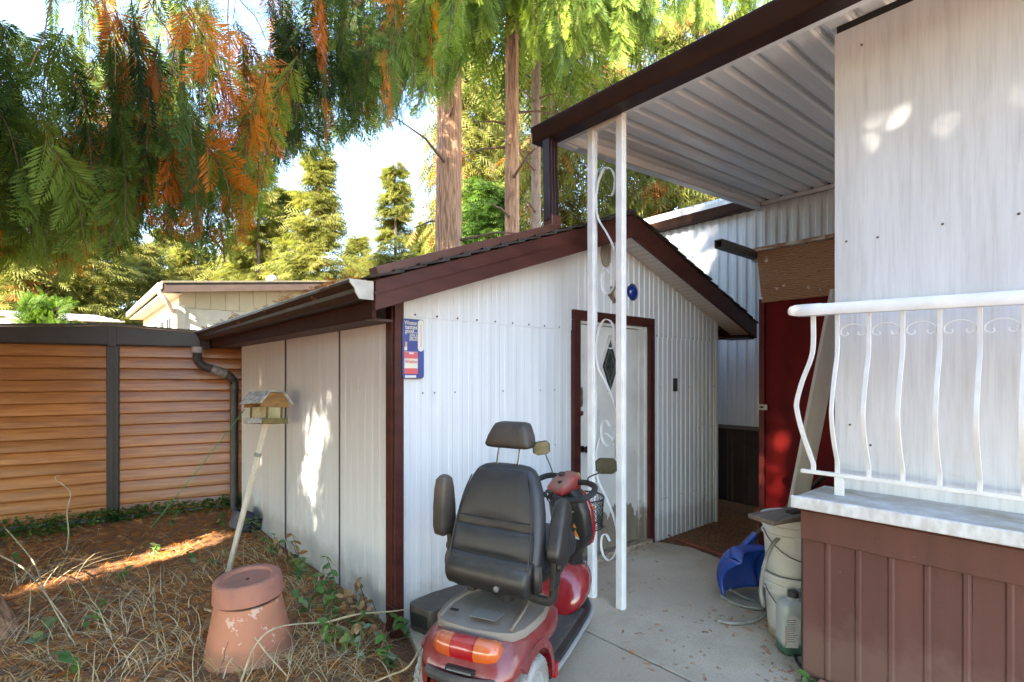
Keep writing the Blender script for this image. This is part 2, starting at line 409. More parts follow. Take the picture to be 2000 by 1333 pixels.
# perforated soffit: bump holes via a fine voronoi
t = NT('perforated_soffit'); b = t.n('ShaderNodeBsdfPrincipled'); vo = t.n('ShaderNodeTexVoronoi'); vo.inputs['Scale'].default_value = 48; vo.inputs['Randomness'].default_value = 0
t.link(t.coords(), vo.inputs['Vector'])
t.link(t.ramp(vo.outputs['Distance'], [(.2, (.16,.14,.12)), (.28, (.7,.67,.63))]), b.inputs['Base Color']); b.inputs['Roughness'].default_value = .5
t.link(b.outputs[0], t.out.inputs[0]); soff = t.m
for x0, x1 in ((EXL+.02, RX), (RX, EXR-.02)):
    m = MB(); z0, z1 = roof_z(x0)-.125, roof_z(x1)-.125
    m.prism([(x0, z0), (x1, z1), (x1, z1+.012), (x0, z0+.012)], lambda u, v, w: (u, YF+.029+w, v), SY0-YF-.03); m.build('soffit', soff, shed)
m = MB(); m.box(EXL+.02, SX0-.02, SY0-.01, YB-.04, EZL-.19, EZL-.175); m.build('soffit', M('soffit_brown', (.07,.03,.025), rough=.6), shed)
m = MB(); m.box(SX1+.01, EXR-.02, SY0-.01, YB-.04, EZR-.16, EZR-.145); m.build('soffit', soff, shed)
# box end at right eave
m = MB(); m.prism([(SX1+.02, EZR-.17), (EXR, EZR-.17), (EXR, EZR-.155), (SX1+.02, EZR-.155)], lambda u, v, w: (u, YF+.03+w, v), .23); m.build('soffit_return', dark_gutter, shed)
# gutter (K profile) with bare end cap
gp = [(0, 0), (-.075, 0), (-.095, .03), (-.100, .05), (-.125, .078), (-.125, .092), (-.118, .092), (-.118, .08), (-.09, .05), (-.07, .006), (-.006, .006), (-.006, .092), (0, .092)]
GZ = EZL-.125
m = MB(); m.prism(gp, lambda u, v, w: (EXL-.002+u, YF+.015+w, GZ+v + .012*(1-w/3.9)), YB-YF+.03); gut = m.build('gutter', dark_gutter, shed)
m = MB(); m.prism([(0, 0), (-.075, 0), (-.095, .03), (-.100, .05), (-.125, .078), (-.125, .094), (0, .094)], lambda u, v, w: (EXL-.003+u, YF+.005+w, GZ+.012+v), .009)
m.build('end_cap', M('bare_end_cap', (.5,.47,.41), (.36,.33,.28), rough=.6, ns=12), gut)
m = MB(); m.tube([(EXL-.123, YF+.02, GZ+.106), (EXL-.123, YB+.04, GZ+.094)], .005, 6); m.build('gutter_lip', M('worn_lip', (.3,.31,.33), rough=.35, metal=.6), gut)
# downpipe: outlet, flexible elbow, straight pipe
blk = M('black_plastic_pipe', (.03,.027,.025), (.05,.045,.04), rough=.45, ns=12, dust=((.2,.17,.13), .35))
m = MB(); m.box(EXL-.09, EXL-.01, YB-.1, YB-.03, GZ-.09, GZ+.005); m.build('outlet', dark_gutter, gut, bevel=.004)
pe = wx(432, 690, EXL-.12); pb = wx(486, 755, SX0-.07)
yy = 6.22
pathp = catmull([(EXL-.13, yy, 1.70), (EXL-.125, yy, 1.62), (EXL-.07, yy, 1.55), (EXL+.05, yy, 1.51), (SX0-.1, yy, 1.46), (SX0-.045, yy, 1.39), (SX0-.04, yy, 1.28)], 8)
rr_ = [.042 + (.004 if i % 2 else -.003) for i in range(len(pathp))]
m = MB(); m.tube(pathp, rr_, 12); dp = m.build('downpipe_elbow', blk, shed, smooth=True, angle=60)
m = MB(); m.tube([(EXL-.13, yy, 1.69), (EXL-.13, yy, 1.75)], .05, 12); m.build('pipe_adapter', M('grey_adapter', (.4,.38,.34), rough=.6), dp, smooth=True)
m = MB(); m.tube([(EXL+.0, yy, 1.527), (SX0-.12, yy, 1.475)], .049, 12); m.build('tape_wrap', M('silver_tape', (.32,.31,.29), (.15,.13,.11), rough=.4, ns=30, bump=.5), dp, smooth=True)
m = MB(); m.tube([(SX0-.04, yy, 1.30), (SX0-.04, yy, -.02)], .04, 12); m.build('downpipe', blk, shed, smooth=True)
# door frame, jambs, peeling door
fw_ = .075
for a in ((DX0, DX0+fw_, -.02, DZ-fw_), (DX1-fw_, DX1, -.02, DZ-fw_), (DX0, DX1, DZ-fw_+.001, DZ)):
    m = MB(); m.box(a[0], a[1], SY0-.034, SY0+.02, a[2], a[3]); m.build('door_frame', brown_trim, shed, bevel=.004)
jm = M('chipped_white_jamb', (.66,.65,.62), (.55,.53,.5), rough=.5, ns=5, spots=((.12,.07,.05), 22, .68), zdirt=((.18,.13,.09), .3, .9))
ix0, ix1 = DX0+fw_, DX1-fw_
for a in ((ix0, ix0+.022, 0, DZ-fw_), (ix1-.1, ix1-.03, .02, DZ-fw_-.02), (ix1-.03, ix1, 0, DZ-fw_), (ix0+.022, ix1-.03, DZ-fw_-.022, DZ-fw_-.001)):
    m = MB(); yo = .012 if a[0] == ix1-.1 else 0
    m.box(a[0], a[1], SY0-.006+yo, SY0+.075, a[2], a[3]); m.build('door_jamb', jm, shed, bevel=.002)
t = NT('peeling_white_door'); b = t.n('ShaderNodeBsdfPrincipled'); v = t.coords(); sx = t.n('ShaderNodeSeparateXYZ'); t.link(v, sx.inputs[0])
c = t.ramp(t.noise(v, 3, 6), [(.35, (.70,.69,.66)), (.7, (.56,.54,.50))])
c = t.mix(t.ramp(t.noise(t.coords((1,1,.5)), 6, 6, .7), [(.62, 0), (.72, .55)]), c, (.36,.28,.18))
ed = t.math('SUBTRACT', t.math('MULTIPLY', sx.outputs[2], 2.6), t.math('MULTIPLY', t.noise(t.coords((1,1,.35)), 7, 7, .7), 1.75))
c = t.mix(t.ramp(ed, [(.02, 1), (.05, 0)]), c, t.ramp(t.noise(t.coords((9,9,1)), 6, 5), [(.3, (.16,.12,.08)), (.7, (.30,.25,.19))]))
t.link(c, b.inputs['Base Color']); b.inputs['Roughness'].default_value = .6
bp = t.n('ShaderNodeBump'); bp.inputs['Strength'].default_value = .3; bp.inputs['Distance'].default_value = .004
t.link(t.ramp(ed, [(.0, 0), (.05, 1)]), bp.inputs['Height']); t.link(bp.outputs[0], b.inputs['Normal']); t.link(b.outputs[0], t.out.inputs[0])
m = MB(); dx0, dx1 = ix0+.026, ix1-.104; DY = SY0+.02
m.box(dx0, dx1, DY, DY+.035, .05, DZ-fw_-.025); door = m.build('door', t.m, shed, bevel=.003)
m = MB(); m.box(dx0+.002, dx1-.002, DY-.004, DY-.0005, .0, .0); 
def dpos(px, py, y=DY): p = wy(px, py, y); return p
c_ = dpos(1190, 716); hw = .115; hh = .25
cxd, czd = c_.x, c_.z
dia = [(cxd-hw, czd), (cxd, czd-hh), (cxd+hw, czd), (cxd, czd+hh)]
m = MB()
for i in range(4):
    p, q = dia[i], dia[(i+1) % 4]; m.bar((p[0], DY-.006, p[1]), (q[0], DY-.006, q[1]), .022, .02, (0, 1, 0))
m.build('window_frame', jm, door, bevel=.002)
t = NT('dark_leaded_glass'); b = t.n('ShaderNodeBsdfPrincipled'); b.inputs['Roughness'].default_value = .12
t.link(t.ramp(t.noise(t.coords(), 30, 3), [(.35, (.02,.025,.022)), (.7, (.07,.085,.075))]), b.inputs['Base Color']); t.link(b.outputs[0], t.out.inputs[0])
m = MB(); m.prism([(cxd+(u-cxd)*.96, czd+(v_-czd)*.96) for u, v_ in dia], lambda u, v, w: (u, DY-.003-w, v), .003); m.build('window_pane', t.m, door)
m = MB()
for s_ in (.55,):
    d2 = [(cxd+(u-cxd)*s_, czd+(v_-czd)*s_) for u, v_ in dia]
    for i in range(4):
        p, q = d2[i], d2[(i+1) % 4]; m.bar((p[0], DY-.008, p[1]), (q[0], DY-.008, q[1]), .006, .005, (0, 1, 0))
    for i in range(4): m.bar((d2[i][0], DY-.008, d2[i][1]), (dia[i][0], DY-.008, dia[i][1]), .006, .005, (0, 1, 0))
m.build('window_leading', M('lead_came', (.18,.19,.18), rough=.4, metal=.5), door)
hw_ = M('aged_bronze', (.05,.038,.03), rough=.35, metal=.7)
kp = dpos(1133, 878, DY); kx = dx0+.045
m = MB(); m.lathe([(.026, 0), (.026, .005), (.011, .009), (.011, .03), (.022, .036), (.027, .047), (.024, .058), (.01, .063)], 16, Matrix.Translation((kx, DY, kp.z)) @ Matrix.Rotation(R(90), 4, 'X')); m.build('door_knob', hw_, door, smooth=True)
m = MB(); m.lathe([(.02, 0), (.02, .008), (.012, .014), (.004, .015)], 14, Matrix.Translation((kx-.01, DY, dpos(1130, 808).z)) @ Matrix.Rotation(R(90), 4, 'X')); m.build('lock_cylinder', M('rust', (.13,.04,.025), rough=.7), door, smooth=True)
m = MB(); zz = dpos(1132, 776).z; m.box(kx-.028, kx+.002, DY-.008, DY-.0005, zz-.075, zz+.075); m.box(kx-.02, kx-.006, DY-.018, DY-.008, zz-.05, zz+.05); m.build('pull_plate', M('dull_steel', (.35,.34,.32), (.2,.18,.16), rough=.45, metal=.8, ns=20), door, bevel=.002)
m = MB(); m.box(ix0-.02, ix1+.02, SY0-.05, SY0+.08, -.04, .045); m.build('threshold', M('rotten_sill', (.22,.13,.07), (.42,.36,.28), rough=.9, ns=18, st=(1,3,3), bump=.8, bs=40), shed, bevel=.006)
# louvred gable vent
vc = wy(1184, 497, SY0-.02); vm = M('aged_vent', (.33,.30,.25), (.22,.2,.17), rough=.6)
def oval(rx, rz, n=24, sharp=1.0): return [(vc.x + rx*math.cos(2*math.pi*k/n), vc.z + rz*math.sin(2*math.pi*k/n)) for k in range(n)]
m = MB(); m.prism(oval(.058, .105), lambda u, v, w: (u, SY0-.012-w, v), .01); vent = m.build('gable_vent', vm, shed, bevel=.002)
for k in range(6):
    x = -.042 + k*.0168; h = .098*math.sqrt(max(0, 1-(x/.055)**2))
    m = MB(); m.bar((vc.x+x, SY0-.026, vc.z-h), (vc.x+x, SY0-.026, vc.z+h), .009, .008); m.build('louvre', vm, vent)

# things on the shed front
lc = wy(1200, 576, SY0-.01)
T = Matrix.Translation((lc.x, SY0-.008, lc.z)) @ Matrix.Rotation(R(90), 4, 'X')
wl_ = empty('wall_lamp', (lc.x, SY0, lc.z), 'round bare bulkhead lamp fitting with cream face above the shed door', 'wall lamp')
m = MB(); m.lathe([(.062, 0), (.066, .012), (.058, .03), (.052, .034), (.02, .036)], 20, T); m.build('base', M('grimy_bronze', (.17,.13,.09), (.09,.07,.05), rough=.6, ns=30), wl_, smooth=True)
m = MB(); m.lathe([(.047, .034), (.046, .05), (.03, .056), (.004, .058)], 20, T); m.build('face', M('yellowed_plastic', (.62,.57,.43), rough=.5), wl_, smooth=True)
for k in range(6):
    a = R(60*k+10); m = MB(); m.box(-.011, .011, -.011, .011, 0, .022)
    mm = Matrix.Translation((lc.x+.066*math.cos(a), SY0-.008, lc.z+.066*math.sin(a))) @ Matrix.Rotation(R(90), 4, 'X')
    m.v = [mm @ p for p in m.v]; m.build('lug', MATS['grimy_bronze'], wl_, bevel=.003)
bc = wy(1237, 571, SY0-.02)
T = Matrix.Translation((bc.x, SY0-.008, bc.z)) @ Matrix.Rotation(R(90), 4, 'X')
br = empty('blue_reflector', (bc.x, SY0, bc.z), 'round cobalt blue glass dish fixed above the shed door', 'dish')
m = MB(); m.lathe([(.066, 0), (.066, .006), (.055, .022), (.03, .036), (.006, .041)], 24, T); m.build('dome', M('cobalt_gloss', (.008,.035,.28), (.004,.02,.18), rough=.12, coat=.6, ns=20), br, smooth=True)
m = MB(); m.lathe([(.071, 0), (.071, .01), (.066, .011), (.066, .0)], 24, T, False); m.build('rim', M('blue_rim', (.004,.012,.09), rough=.3), br, smooth=True)
oc = wy(1317, 752, SY0-.01)
bx = empty('outlet_box', (oc.x, SY0-.01, oc.z), 'small black rectangular switch cover on the corrugated wall beside the door', 'switch')
m = MB(); m.box(oc.x-.024, oc.x+.024, SY0-.03, SY0-.010, oc.z-.06, oc.z+.06); m.build('cover', M('black_plate', (.015,.014,.013), rough=.5), bx, bevel=.004)
m = MB(); m.box(oc.x-.007, oc.x+.007, SY0-.036, SY0-.03, oc.z-.018, oc.z+.018); m.build('toggle', M('black_toggle', (.03,.028,.026), rough=.4), bx, bevel=.002)

# thermometer sign with its lettering
def text_mesh(body, size, font_w=1.0):
    cu = bpy.data.curves.new('lettering', 'FONT'); cu.body = body; cu.size = size; cu.align_x = 'CENTER'; cu.align_y = 'CENTER'; cu.extrude = .0006; cu.offset = size*.012
    ob = bpy.data.objects.new('tmp', cu); col.objects.link(ob)
    dg = bpy.context.evaluated_depsgraph_get(); me = bpy.data.meshes.new_from_object(ob.evaluated_get(dg))
    bpy.data.objects.remove(ob); bpy.data.curves.remove(cu); return me
SYF = SY0-.03
s0 = wy(785, 622, SYF); s1 = wy(828, 742, SYF); sw, sh = s1.x-s0.x, wy(785, 622, SYF).z-wy(785, 740, SYF).z
sign = empty('thermometer_sign', (s0.x+sw/2, SYF, s0.z-sh), 'blue tin cigarette advertising thermometer sign on the shed corner', 'sign')
def sgn_fn(d): return lambda u, v, w: (s0.x+sw/2+u*sw, SYF-d-w, s0.z-sh/2+v*sh)
def sp(name, poly, mat_, d, t_=.002, bevel=0):
    m = MB(); m.prism(poly, sgn_fn(d), t_); return m.build(name, mat_, sign, bevel=bevel)
def rr2(cx, cy, w, h, r):   # in unit sign space, r in metres
    return [(cx+x/sw, cy+y/sh) for x, y in rrect(w*sw, h*sh, r)]
blue = M('enamel_blue', (.035,.05,.22), (.05,.075,.27), rough=.35, ns=8); cream = M('print_cream', (.72,.68,.56), rough=.5); pink = M('print_red', (.62,.09,.10), (.55,.13,.13), rough=.5); pale = M('print_pale', (.66,.68,.72), rough=.5)
sp('edge', rr2(0, 0, 1, 1, .018), M('sign_edge', (.012,.012,.045), rough=.5), -.006, .006)
sp('plate', rr2(0, 0, .965, .985, .016), blue, .0002, .003)
sp('thermometer', rr2(.33, .225, .27, .53, .0185), M('thermo_face', (.62,.60,.48), (.68,.68,.68), rough=.4, ns=3), .0034, .004)
m = MB(); p = sgn_fn(.008); m.tube([p(.33, .03, 0), p(.33, .42, 0)], .0016, 6); m.build('tube', M('faded_tube', (.5,.16,.14), rough=.2), sign)
sp('pack', rr2(-.11, -.235, .6, .37, .002), cream, .0034, .002)
sp('pack_top', rr2(-.11, -.11, .6, .11, .001), pink, .0056, .001)
sp('pack_bottom', rr2(-.11, -.375, .6, .095, .001), pink, .0056, .001)
sp('pack_seal', rr2(-.1, -.075, .2, .03, .001), pale, .0068, .001)
sp('cigarette', rr2(-.33, .055, .09, .12, .001), M('print_tan', (.60,.33,.2), rough=.5), .0034, .001)
sp('cigarette_paper', rr2(-.35, .0, .12, .06, .001), cream, .0046, .001)
sp('dealer_strip', rr2(-.13, -.465, .5, .042, .001), pale, .0034, .001)
for body, sz, cx, cy, mt, d in (('Winston', .034, -.12, .43, cream, .0036), ('tastes', .034, -.10, .36, cream, .0036), ('good....', .034, -.09, .295, cream, .0036),
                             ('Like a', .021, .0, .235, cream, .0036), ('cigarette', .021, .02, .195, cream, .0036), ('should!', .021, .02, .155, cream, .0036),
                             ('Winston', .030, -.11, -.215, pink, .006)):
    me = text_mesh(body, sz); me.materials.clear(); me.materials.append(mt)
    xs = [v.co.x for v in me.vertices]; lim = (.56 if cx < -.05 else .40)*sw; k = min(1, lim/(max(xs)-min(xs)))
    for v in me.vertices: v.co.x *= k
    o = bpy.data.objects.new('lettering', me); col.objects.link(o); o.parent = sign; o.rotation_euler = (R(90), 0, 0)
    q = sgn_fn(d+.0006)(cx, cy, 0); o.location = (q[0]-sign.location.x, q[1]-sign.location.y, q[2]-sign.location.z)

# ================================================================== CARPORT AWNING
aw_white = M('awning_white_enamel', (.82,.82,.82), (.74,.74,.73), rough=.36, ns=3, st=(.4,6,6), spots=((.4,.38,.35), 40, .73))
CX = 2.655; AY1 = 2.66; AY0 = -1.6; AX1 = 5.92
def aw_z(x): return 3.21 + (x-CX)*.052
carport = empty('carport_awning', (4.2, 1, 0), 'white ribbed aluminium carport awning with dark brown gutter on ornamental iron posts', 'awning')
pitch = .155; pw = [(0, 0), (.045, 0), (.056, .010), (.066, .010), (.072, .034), (.088, .034), (.094, .010), (.104, .010), (.115, 0), (.155, 0)]
pm = None; ny_ = int((AY1-AY0-.02)/pitch)
for k in range(ny_):
    if pm is None:
        m = MB(); lo_ = [Vector((CX-.05, AY1-.0025-u, aw_z(CX-.05)-.0+w)) for u, w in pw]; hi_ = [Vector((AX1, AY1-.0025-u, aw_z(AX1)+w)) for u, w in pw]
        n = len(pw); up = Vector((0, 0, .0012)); vs_ = lo_ + hi_ + [p+up for p in lo_] + [p+up for p in hi_]; fs_ = []
        for i in range(n-1): fs_ += [(i, i+1, n+i+1, n+i), (2*n+i, 3*n+i, 3*n+i+1, 2*n+i+1), (i, 2*n+i, 2*n+i+1, i+1), (n+i, n+i+1, 3*n+i+1, 3*n+i)]
        m.add(vs_, fs_); pm = m.build('roof_pan', aw_white, carport, smooth=False)
    else: dup(pm, carport, location=(0, -k*pitch, 0))
m = MB(); m.box(CX-.03, CX+.035, AY0, AY1-.04, 3.085, 3.205); m.build('header_beam', aw_white, carport, bevel=.003)
m = MB(); m.box(CX-.036, CX-.0305, AY0, AY1-.05, 3.11, 3.125); m.build('beam_groove', dark_gutter, carport)
# brown gutter: box with rounded lip
m = MB(); m.prism([(0, 0), (-.11, 0), (-.125, .02), (-.13, .07), (-.145, .095), (-.145, .125), (-.13, .125), (-.125, .1), (-.11, .03), (0, .015), (0, .15), (-.0, .15)], lambda u, v, w: (CX-.045+u, AY0+w, 3.058+v*.85), AY1-AY0+.02); cg = m.build('gutter', dark_gutter, carport, bevel=.003)
m = MB(); m.box(CX-.17, CX-.046, AY1+.0205, AY1+.025, 3.06, 3.155); m.build('end_cap', dark_gutter, cg)
m = MB(); m.box(CX-.04, CX+.2, AY1-.06, AY1-.003, 3.10, 3.114); m.build('end_flashing', aw_white, carport)
m = MB(); m.prism([(CX-.04, 3.115), (AX1, aw_z(AX1)-.075), (AX1, aw_z(AX1)+.055), (CX-.04, aw_z(CX)+.05)], lambda u, v, w: (u, AY1-.002+w, v), .02); m.build('end_fascia', aw_white, carport, bevel=.003)
m = MB(); m.prism([(CX-.04, 3.106), (AX1, aw_z(AX1)-.084), (AX1, aw_z(AX1)-.072), (CX-.04, 3.118)], lambda u, v, w: (u, AY1-.05+w, v), .07); m.build('end_channel', M('grey_channel', (.5,.5,.49), rough=.4), carport)
m = MB(); m.box(AX1-.05, AX1-.003, AY0, AY1-.03, aw_z(AX1)-.04, aw_z(AX1)-.004); m.build('wall_ledger', aw_white, carport, bevel=.002)
m = MB(); m.box(AX1-.014, AX1+.05, AY0, AY1-.004, aw_z(AX1)-.003, aw_z(AX1)+.07); m.build('leak_strip', M('leak_strip_dark', (.03,.028,.026), rough=.9), carport)  # dark strip added to keep sky light from leaking past the ribs
# ornamental iron post: two uprights with scrollwork between
PY = (wx(1213, 1000, CX).y, wx(1157, 1000, CX).y)
for y in PY:
    m = MB(); m.box(CX-.024, CX+.024, y-.024, y+.024, .001, 3.084); m.build('post_upright', iron_white, carport, bevel=.004)
    m = MB(); m.box(CX-.010, CX+.010, y-.0265, y+.0265, .001, 3.08); m.build('post_rib', iron_white, carport, bevel=.002)
m = MB(); m.box(CX-.02, CX+.02, PY[0]+.025, PY[1]-.025, 3.045, 3.083); m.build('post_cross_rail', iron_white, carport, bevel=.003)
def scroll_path(pts): return catmull([(CX, PY[0]+(PY[1]-PY[0])*(1-u), z) for u, z in pts], 8)
def flat(m, path, w=.018, t_=.005):
    for a, b in zip(path, path[1:]): m.bar(a, b + (b-a)*.05, t_, w, (1, 0, 0)) if False else m.bar(a, b + (b-a)*.08, w, t_, Vector((b-a)).cross(Vector((1, 0, 0))))
# u: 0 far upright (picture left) ... 1 near upright
S1 = [(.62,.0),(.5,.035),(.36,.02),(.32,-.05),(.42,-.11),(.62,-.12),(.84,-.05),(.88,.05),(.76,.16),(.5,.27),(.22,.37),(.12,.48),(.2,.60),(.42,.68),(.68,.66),(.80,.58),(.72,.50),(.58,.50)]
for zb in (.40, 1.13, 2.10, ):
    m = MB(); flat(m, scroll_path([(u, zb + v) for u, v in S1])); m.build('scroll', iron_white, carport)
# downspout from the carport gutter onto the shed rake
zr = lambda x: roof_z(x)+.02
dsm = M('brown_downspout', (.10,.034,.02), (.07,.023,.014), rough=.5, ns=6, spots=((.25,.17,.13), 60, .73))
dtop = Vector((CX-.11, AY1-.09, 3.062)); dx_ = 2.50; dy_ = YF-.045
def rect_pipe(m, path, w, h, up):
    loops = []
    for i, p in enumerate(path):
        t = (V3(path[min(i+1, len(path)-1)]) - V3(path[max(i-1, 0)])).normalized(); b = V3(up).cross(t).normalized(); c = t.cross(b)
        loops.append([V3(p) + b*w/2*sx_ + c*h/2*sy_ for sx_, sy_ in ((-1,-1),(-.35,-1),(-.3,-.86),(-.05,-.86),(0,-1),(.3,-1),(.35,-.86),(.6,-.86),(.65,-1),(1,-1),(1,1),(.35,1),(.3,.86),(-.3,.86),(-.35,1),(-1,1))])
    m.loft(loops)
m = MB(); rect_pipe(m, [dtop, dtop+Vector((-.002, -.005, -.25)), Vector((dx_+.02, dy_+.12, zr(dx_)+.25)), Vector((dx_, dy_+.10, zr(dx_)+.06))], .085, .06, (0, 1, 0)); m.build('downspout', M('dark_downspout', (.030,.011,.008), (.02,.008,.006), rough=.35, ns=8), carport, bevel=.002)
m = MB(); rect_pipe(m, [Vector((dx_+.05, dy_+.1, zr(dx_)+.045)), Vector((dx_-.1, dy_+.1, zr(dx_-.1)+.015)), Vector((1.6, dy_+.1, zr(1.6)+.015)), Vector((EXL+.02, dy_+.1, zr(EXL+.02)+.012))], .085, .045, (0, 0, 1)); m.build('roof_leader', dsm, carport, bevel=.002)
m = MB(); m.box(dx_-.035, dx_+.06, dy_+.055, dy_+.145, zr(dx_)+.015, zr(dx_)+.1); m.build('downspout_elbow', dsm, carport, bevel=.012)
# ================================================================== MOBILE HOME BEHIND
HXW = 5.95
home = empty('mobile_home', (8, 3.5, 0), 'long white corrugated mobile home wall with dark skirting behind the shed', 'mobile home')
RIB = ((0,0),(.38,0),(.5,1),(.88,1))
edges = list(np.arange(10.8, .6, -1.22))
for a, b in zip(edges, edges[1:]):
    m = MB(); corr(m, (HXW, a), (HXW, b), lambda s: .88, lambda s: 3.34, .11, .014, RIB); m.build('wall_panel', white_metal, home)
m = MB(); m.box(HXW+.02, HXW+3.8, -4, 10.8, .86, 3.425); m.build('wall_core', M('home_core', (.5,.5,.5), rough=.8), home)
m = MB(); corr(m, (HXW+.03, 10.8), (HXW+.03, -1), lambda s: -.06, lambda s: .84, .2, .01); m.build('skirting', M('dark_skirting', (.045,.026,.022), (.03,.018,.015), rough=.6, ns=6), home)
m = MB(); m.box(HXW-.012, HXW+.03, -1, 10.8, .835, .88); m.build('skirt_cap', M('skirt_cap_metal', (.16,.13,.12), rough=.5), home, bevel=.003)
m = MB(); m.prism([(.02, -.02), (-.11, -.02), (-.125, .01), (-.125, .05), (-.14, .07), (-.14, .085), (.02, .085)], lambda u, v, w: (HXW+u, 2.72+w, 3.34+v), 8.1); m.build('gutter', dark_gutter, home, bevel=.003)
m = MB(); m.prism([(-.12, .088), (3.8, .088), (3.8, .16), (1.9, .5), (-.05, .2), (-.12, .14)], lambda u, v, w: (HXW+u, (2.72 if u < 0 else -4)+w*(8.1 if u < 0 else 14.82)/8.1, 3.34+v), 8.1); m.build('roof', M('white_roof_edge', (.62,.64,.66), (.45,.45,.44), rough=.5, ns=14), home)
m = MB()
for k in range(30): m.lathe([(.012, 0), (.009, .005), (.003, .007)], 6, Matrix.Translation((HXW-.085, 2.8+k*.16, 3.34+.17)))
tag(m.build('rivet_heads', MATS['rusty_screw'], home), kind='stuff')

# ================================================================== ENCLOSED PORCH (right edge)
PX = 2.675; PWX = 3.0; PYE = 1.0
porch = empty('enclosed_porch', (3.4, -.5, 0), 'enclosed porch with white wood grain wall above brown corrugated skirting', 'porch')
t = NT('white_grain_panel'); b = t.n('ShaderNodeBsdfPrincipled')
v = t.coords((14, 14, .9)); g1 = t.noise(v, 2.2, 8, .65); v2 = t.coords((60, 60, 2.2)); g2 = t.noise(v2, 2, 4)
c = t.ramp(g1, [(.32, (.73,.75,.775)), (.5, (.69,.71,.735)), (.72, (.58,.595,.615))])
c = t.mix(t.ramp(g2, [(.5, 0), (.75, .35)]), c, (.44,.44,.43))
c = t.mix(t.ramp(t.noise(t.coords((1,1.6,.5)), 2.4, 5), [(.5, 0), (.78, .4)]), c, (.47,.45,.42))
c = t.mix(t.ramp(t.noise(t.coords(), 60, 3, .7), [(.735, 0), (.75, .8)]), c, (.12,.1,.09))
t.link(c, b.inputs['Base Color']); b.inputs['Roughness'].default_value = .38
bp = t.n('ShaderNodeBump'); bp.inputs['Strength'].default_value = .35; bp.inputs['Distance'].default_value = .004
t.link(g1, bp.inputs['Height']); t.link(bp.outputs[0], b.inputs['Normal']); t.link(b.outputs[0], t.out.inputs[0]); grain = t.m
wye = wx(1630, 800, PWX).y
for a, b_ in ((wye-1.22, wye), (wye-2.443, wye-1.223), (wye-3.665, wye-2.446)):
    m = MB(); m.box(PWX, PWX+.05, a, b_, .86, 3.19); m.build('wall_panel', grain, porch, bevel=.002)
m = MB(); m.box(PWX+.051, PWX+2.9, wye-.08, wye-.002, .5, 3.2); m.build('end_wall', grain, porch)
m = MB(); m.box(PWX+.001, PWX+.02, -2, wye-.01, 3.191, 3.225); m.build('top_gap_filler', M('dark_gap', (.03,.025,.022), rough=.9), porch)
for (y, z) in ((wx(1712, 465, PWX).y, 0), ):
    pass
m = MB()
for px_, py_ in ((1653, 472), (1714, 464), (1841, 438), (1990, 418), (1683, 88), (1660, 830), (1700, 870)):
    p = wx(px_, py_, PWX); m.lathe([(.006, 0), (.004, .004), (.001, .005)], 7, Matrix.Translation((PWX, p.y, p.z)) @ Matrix.Rotation(R(-90), 4, 'Y'))
tag(m.build('nail_heads', MATS['rusty_screw'], porch), kind='stuff')
skb = M('porch_brown_skirt', (.12,.042,.033), (.09,.031,.024), rough=.5, ns=2.5, st=(1,4,.4), bump=.12, bs=90, spots=((.45,.36,.32), 65, .735), zdirt=((.17,.10,.075), .3, .5))
m = MB(); m.box(PX-.055, PWX, -3, PYE+.02, .845, .885); m.build('ledge', M('ledge_white', (.62,.64,.67), (.38,.36,.31), rough=.5, ns=7, st=(1,.6,1), dust=((.30,.25,.19), .55), bump=.1), porch, bevel=.004)
m = MB(); m.box(PX-.075, PX-.055, -3, PYE+.03, .835, .892); m.build('ledge_nosing', M('nosing_white', (.70,.72,.75), (.52,.52,.52), rough=.4, ns=16, st=(1,2,1)), porch, bevel=.006)
m = MB(); m.box(PX-.035, PX-.012, -3, PYE+.012, .818, .8445); m.build('trim_strip', brown_trim, porch, bevel=.004)
m = MB(); m.box(PX-.022, PX, -3, PYE+.004, .685, .8175); m.build('skirt_board', skb, porch, bevel=.004)
yy = PYE; k = 0
while yy > -2.5:
    m = MB(); corr(m, (PX, yy), (PX, yy-.61), lambda s: -.01, lambda s: .70, .122, .005, ((0,0),(.58,0),(.64,1),(.74,1),(.80,0)), .02); m.build('skirt_panel', skb, porch)
    yy -= .612
m = MB(); m.box(PX+.02, 5.5, PYE-.03, PYE-.006, -.02, .84); m.build('end_skirt', skb, porch)
m = MB(); m.box(PX+.001, PX+.018, PYE-.004, PYE+.01, 0, .815); m.build('corner_strip', M('black_strip', (.02,.017,.016), rough=.6), porch, bevel=.002)
# railing
rail = empty('porch_railing', (2.8, 0, .885), 'white wrought iron porch railing with bellied balusters and small scrolls', 'railing')
RXL = 2.80
def rz(y): return 1.775 - (1.07-y)*.03
m = MB(); prof = [(-.03, -.028), (.03, -.028), (.036, -.012), (.032, .018), (.018, .03), (-.018, .03), (-.032, .018), (-.036, -.012)]
loops = []
for y, s_ in ((1.115, .35), (1.105, .72), (1.08, .95), (1.04, 1.0), (.96, 1.0), (.955, .93), (-2.2, .93)):
    loops.append([Vector((RXL+u*s_, y, rz(y)+v_*s_)) for u, v_ in prof])
m.loft(loops); m.build('top_rail', iron_white, rail, smooth=True, angle=50)
m = MB(); m.box(RXL-.014, RXL+.014, -2.2, 1.055, .972, .99); m.build('bottom_rail', iron_white, rail, bevel=.003)
m = MB(); m.box(RXL-.012, RXL+.012, .868, .905, .886, .9715); m.build('foot', iron_white, rail, bevel=.002)
by0 = wx(1636, 800, RXL).y
prof_b = [(0, 1), (0, .8), (.012, .72), (.045, .6), (.075, .45), (.08, .36), (.06, .24), (.025, .13), (0, .06), (0, 0)]
base = None
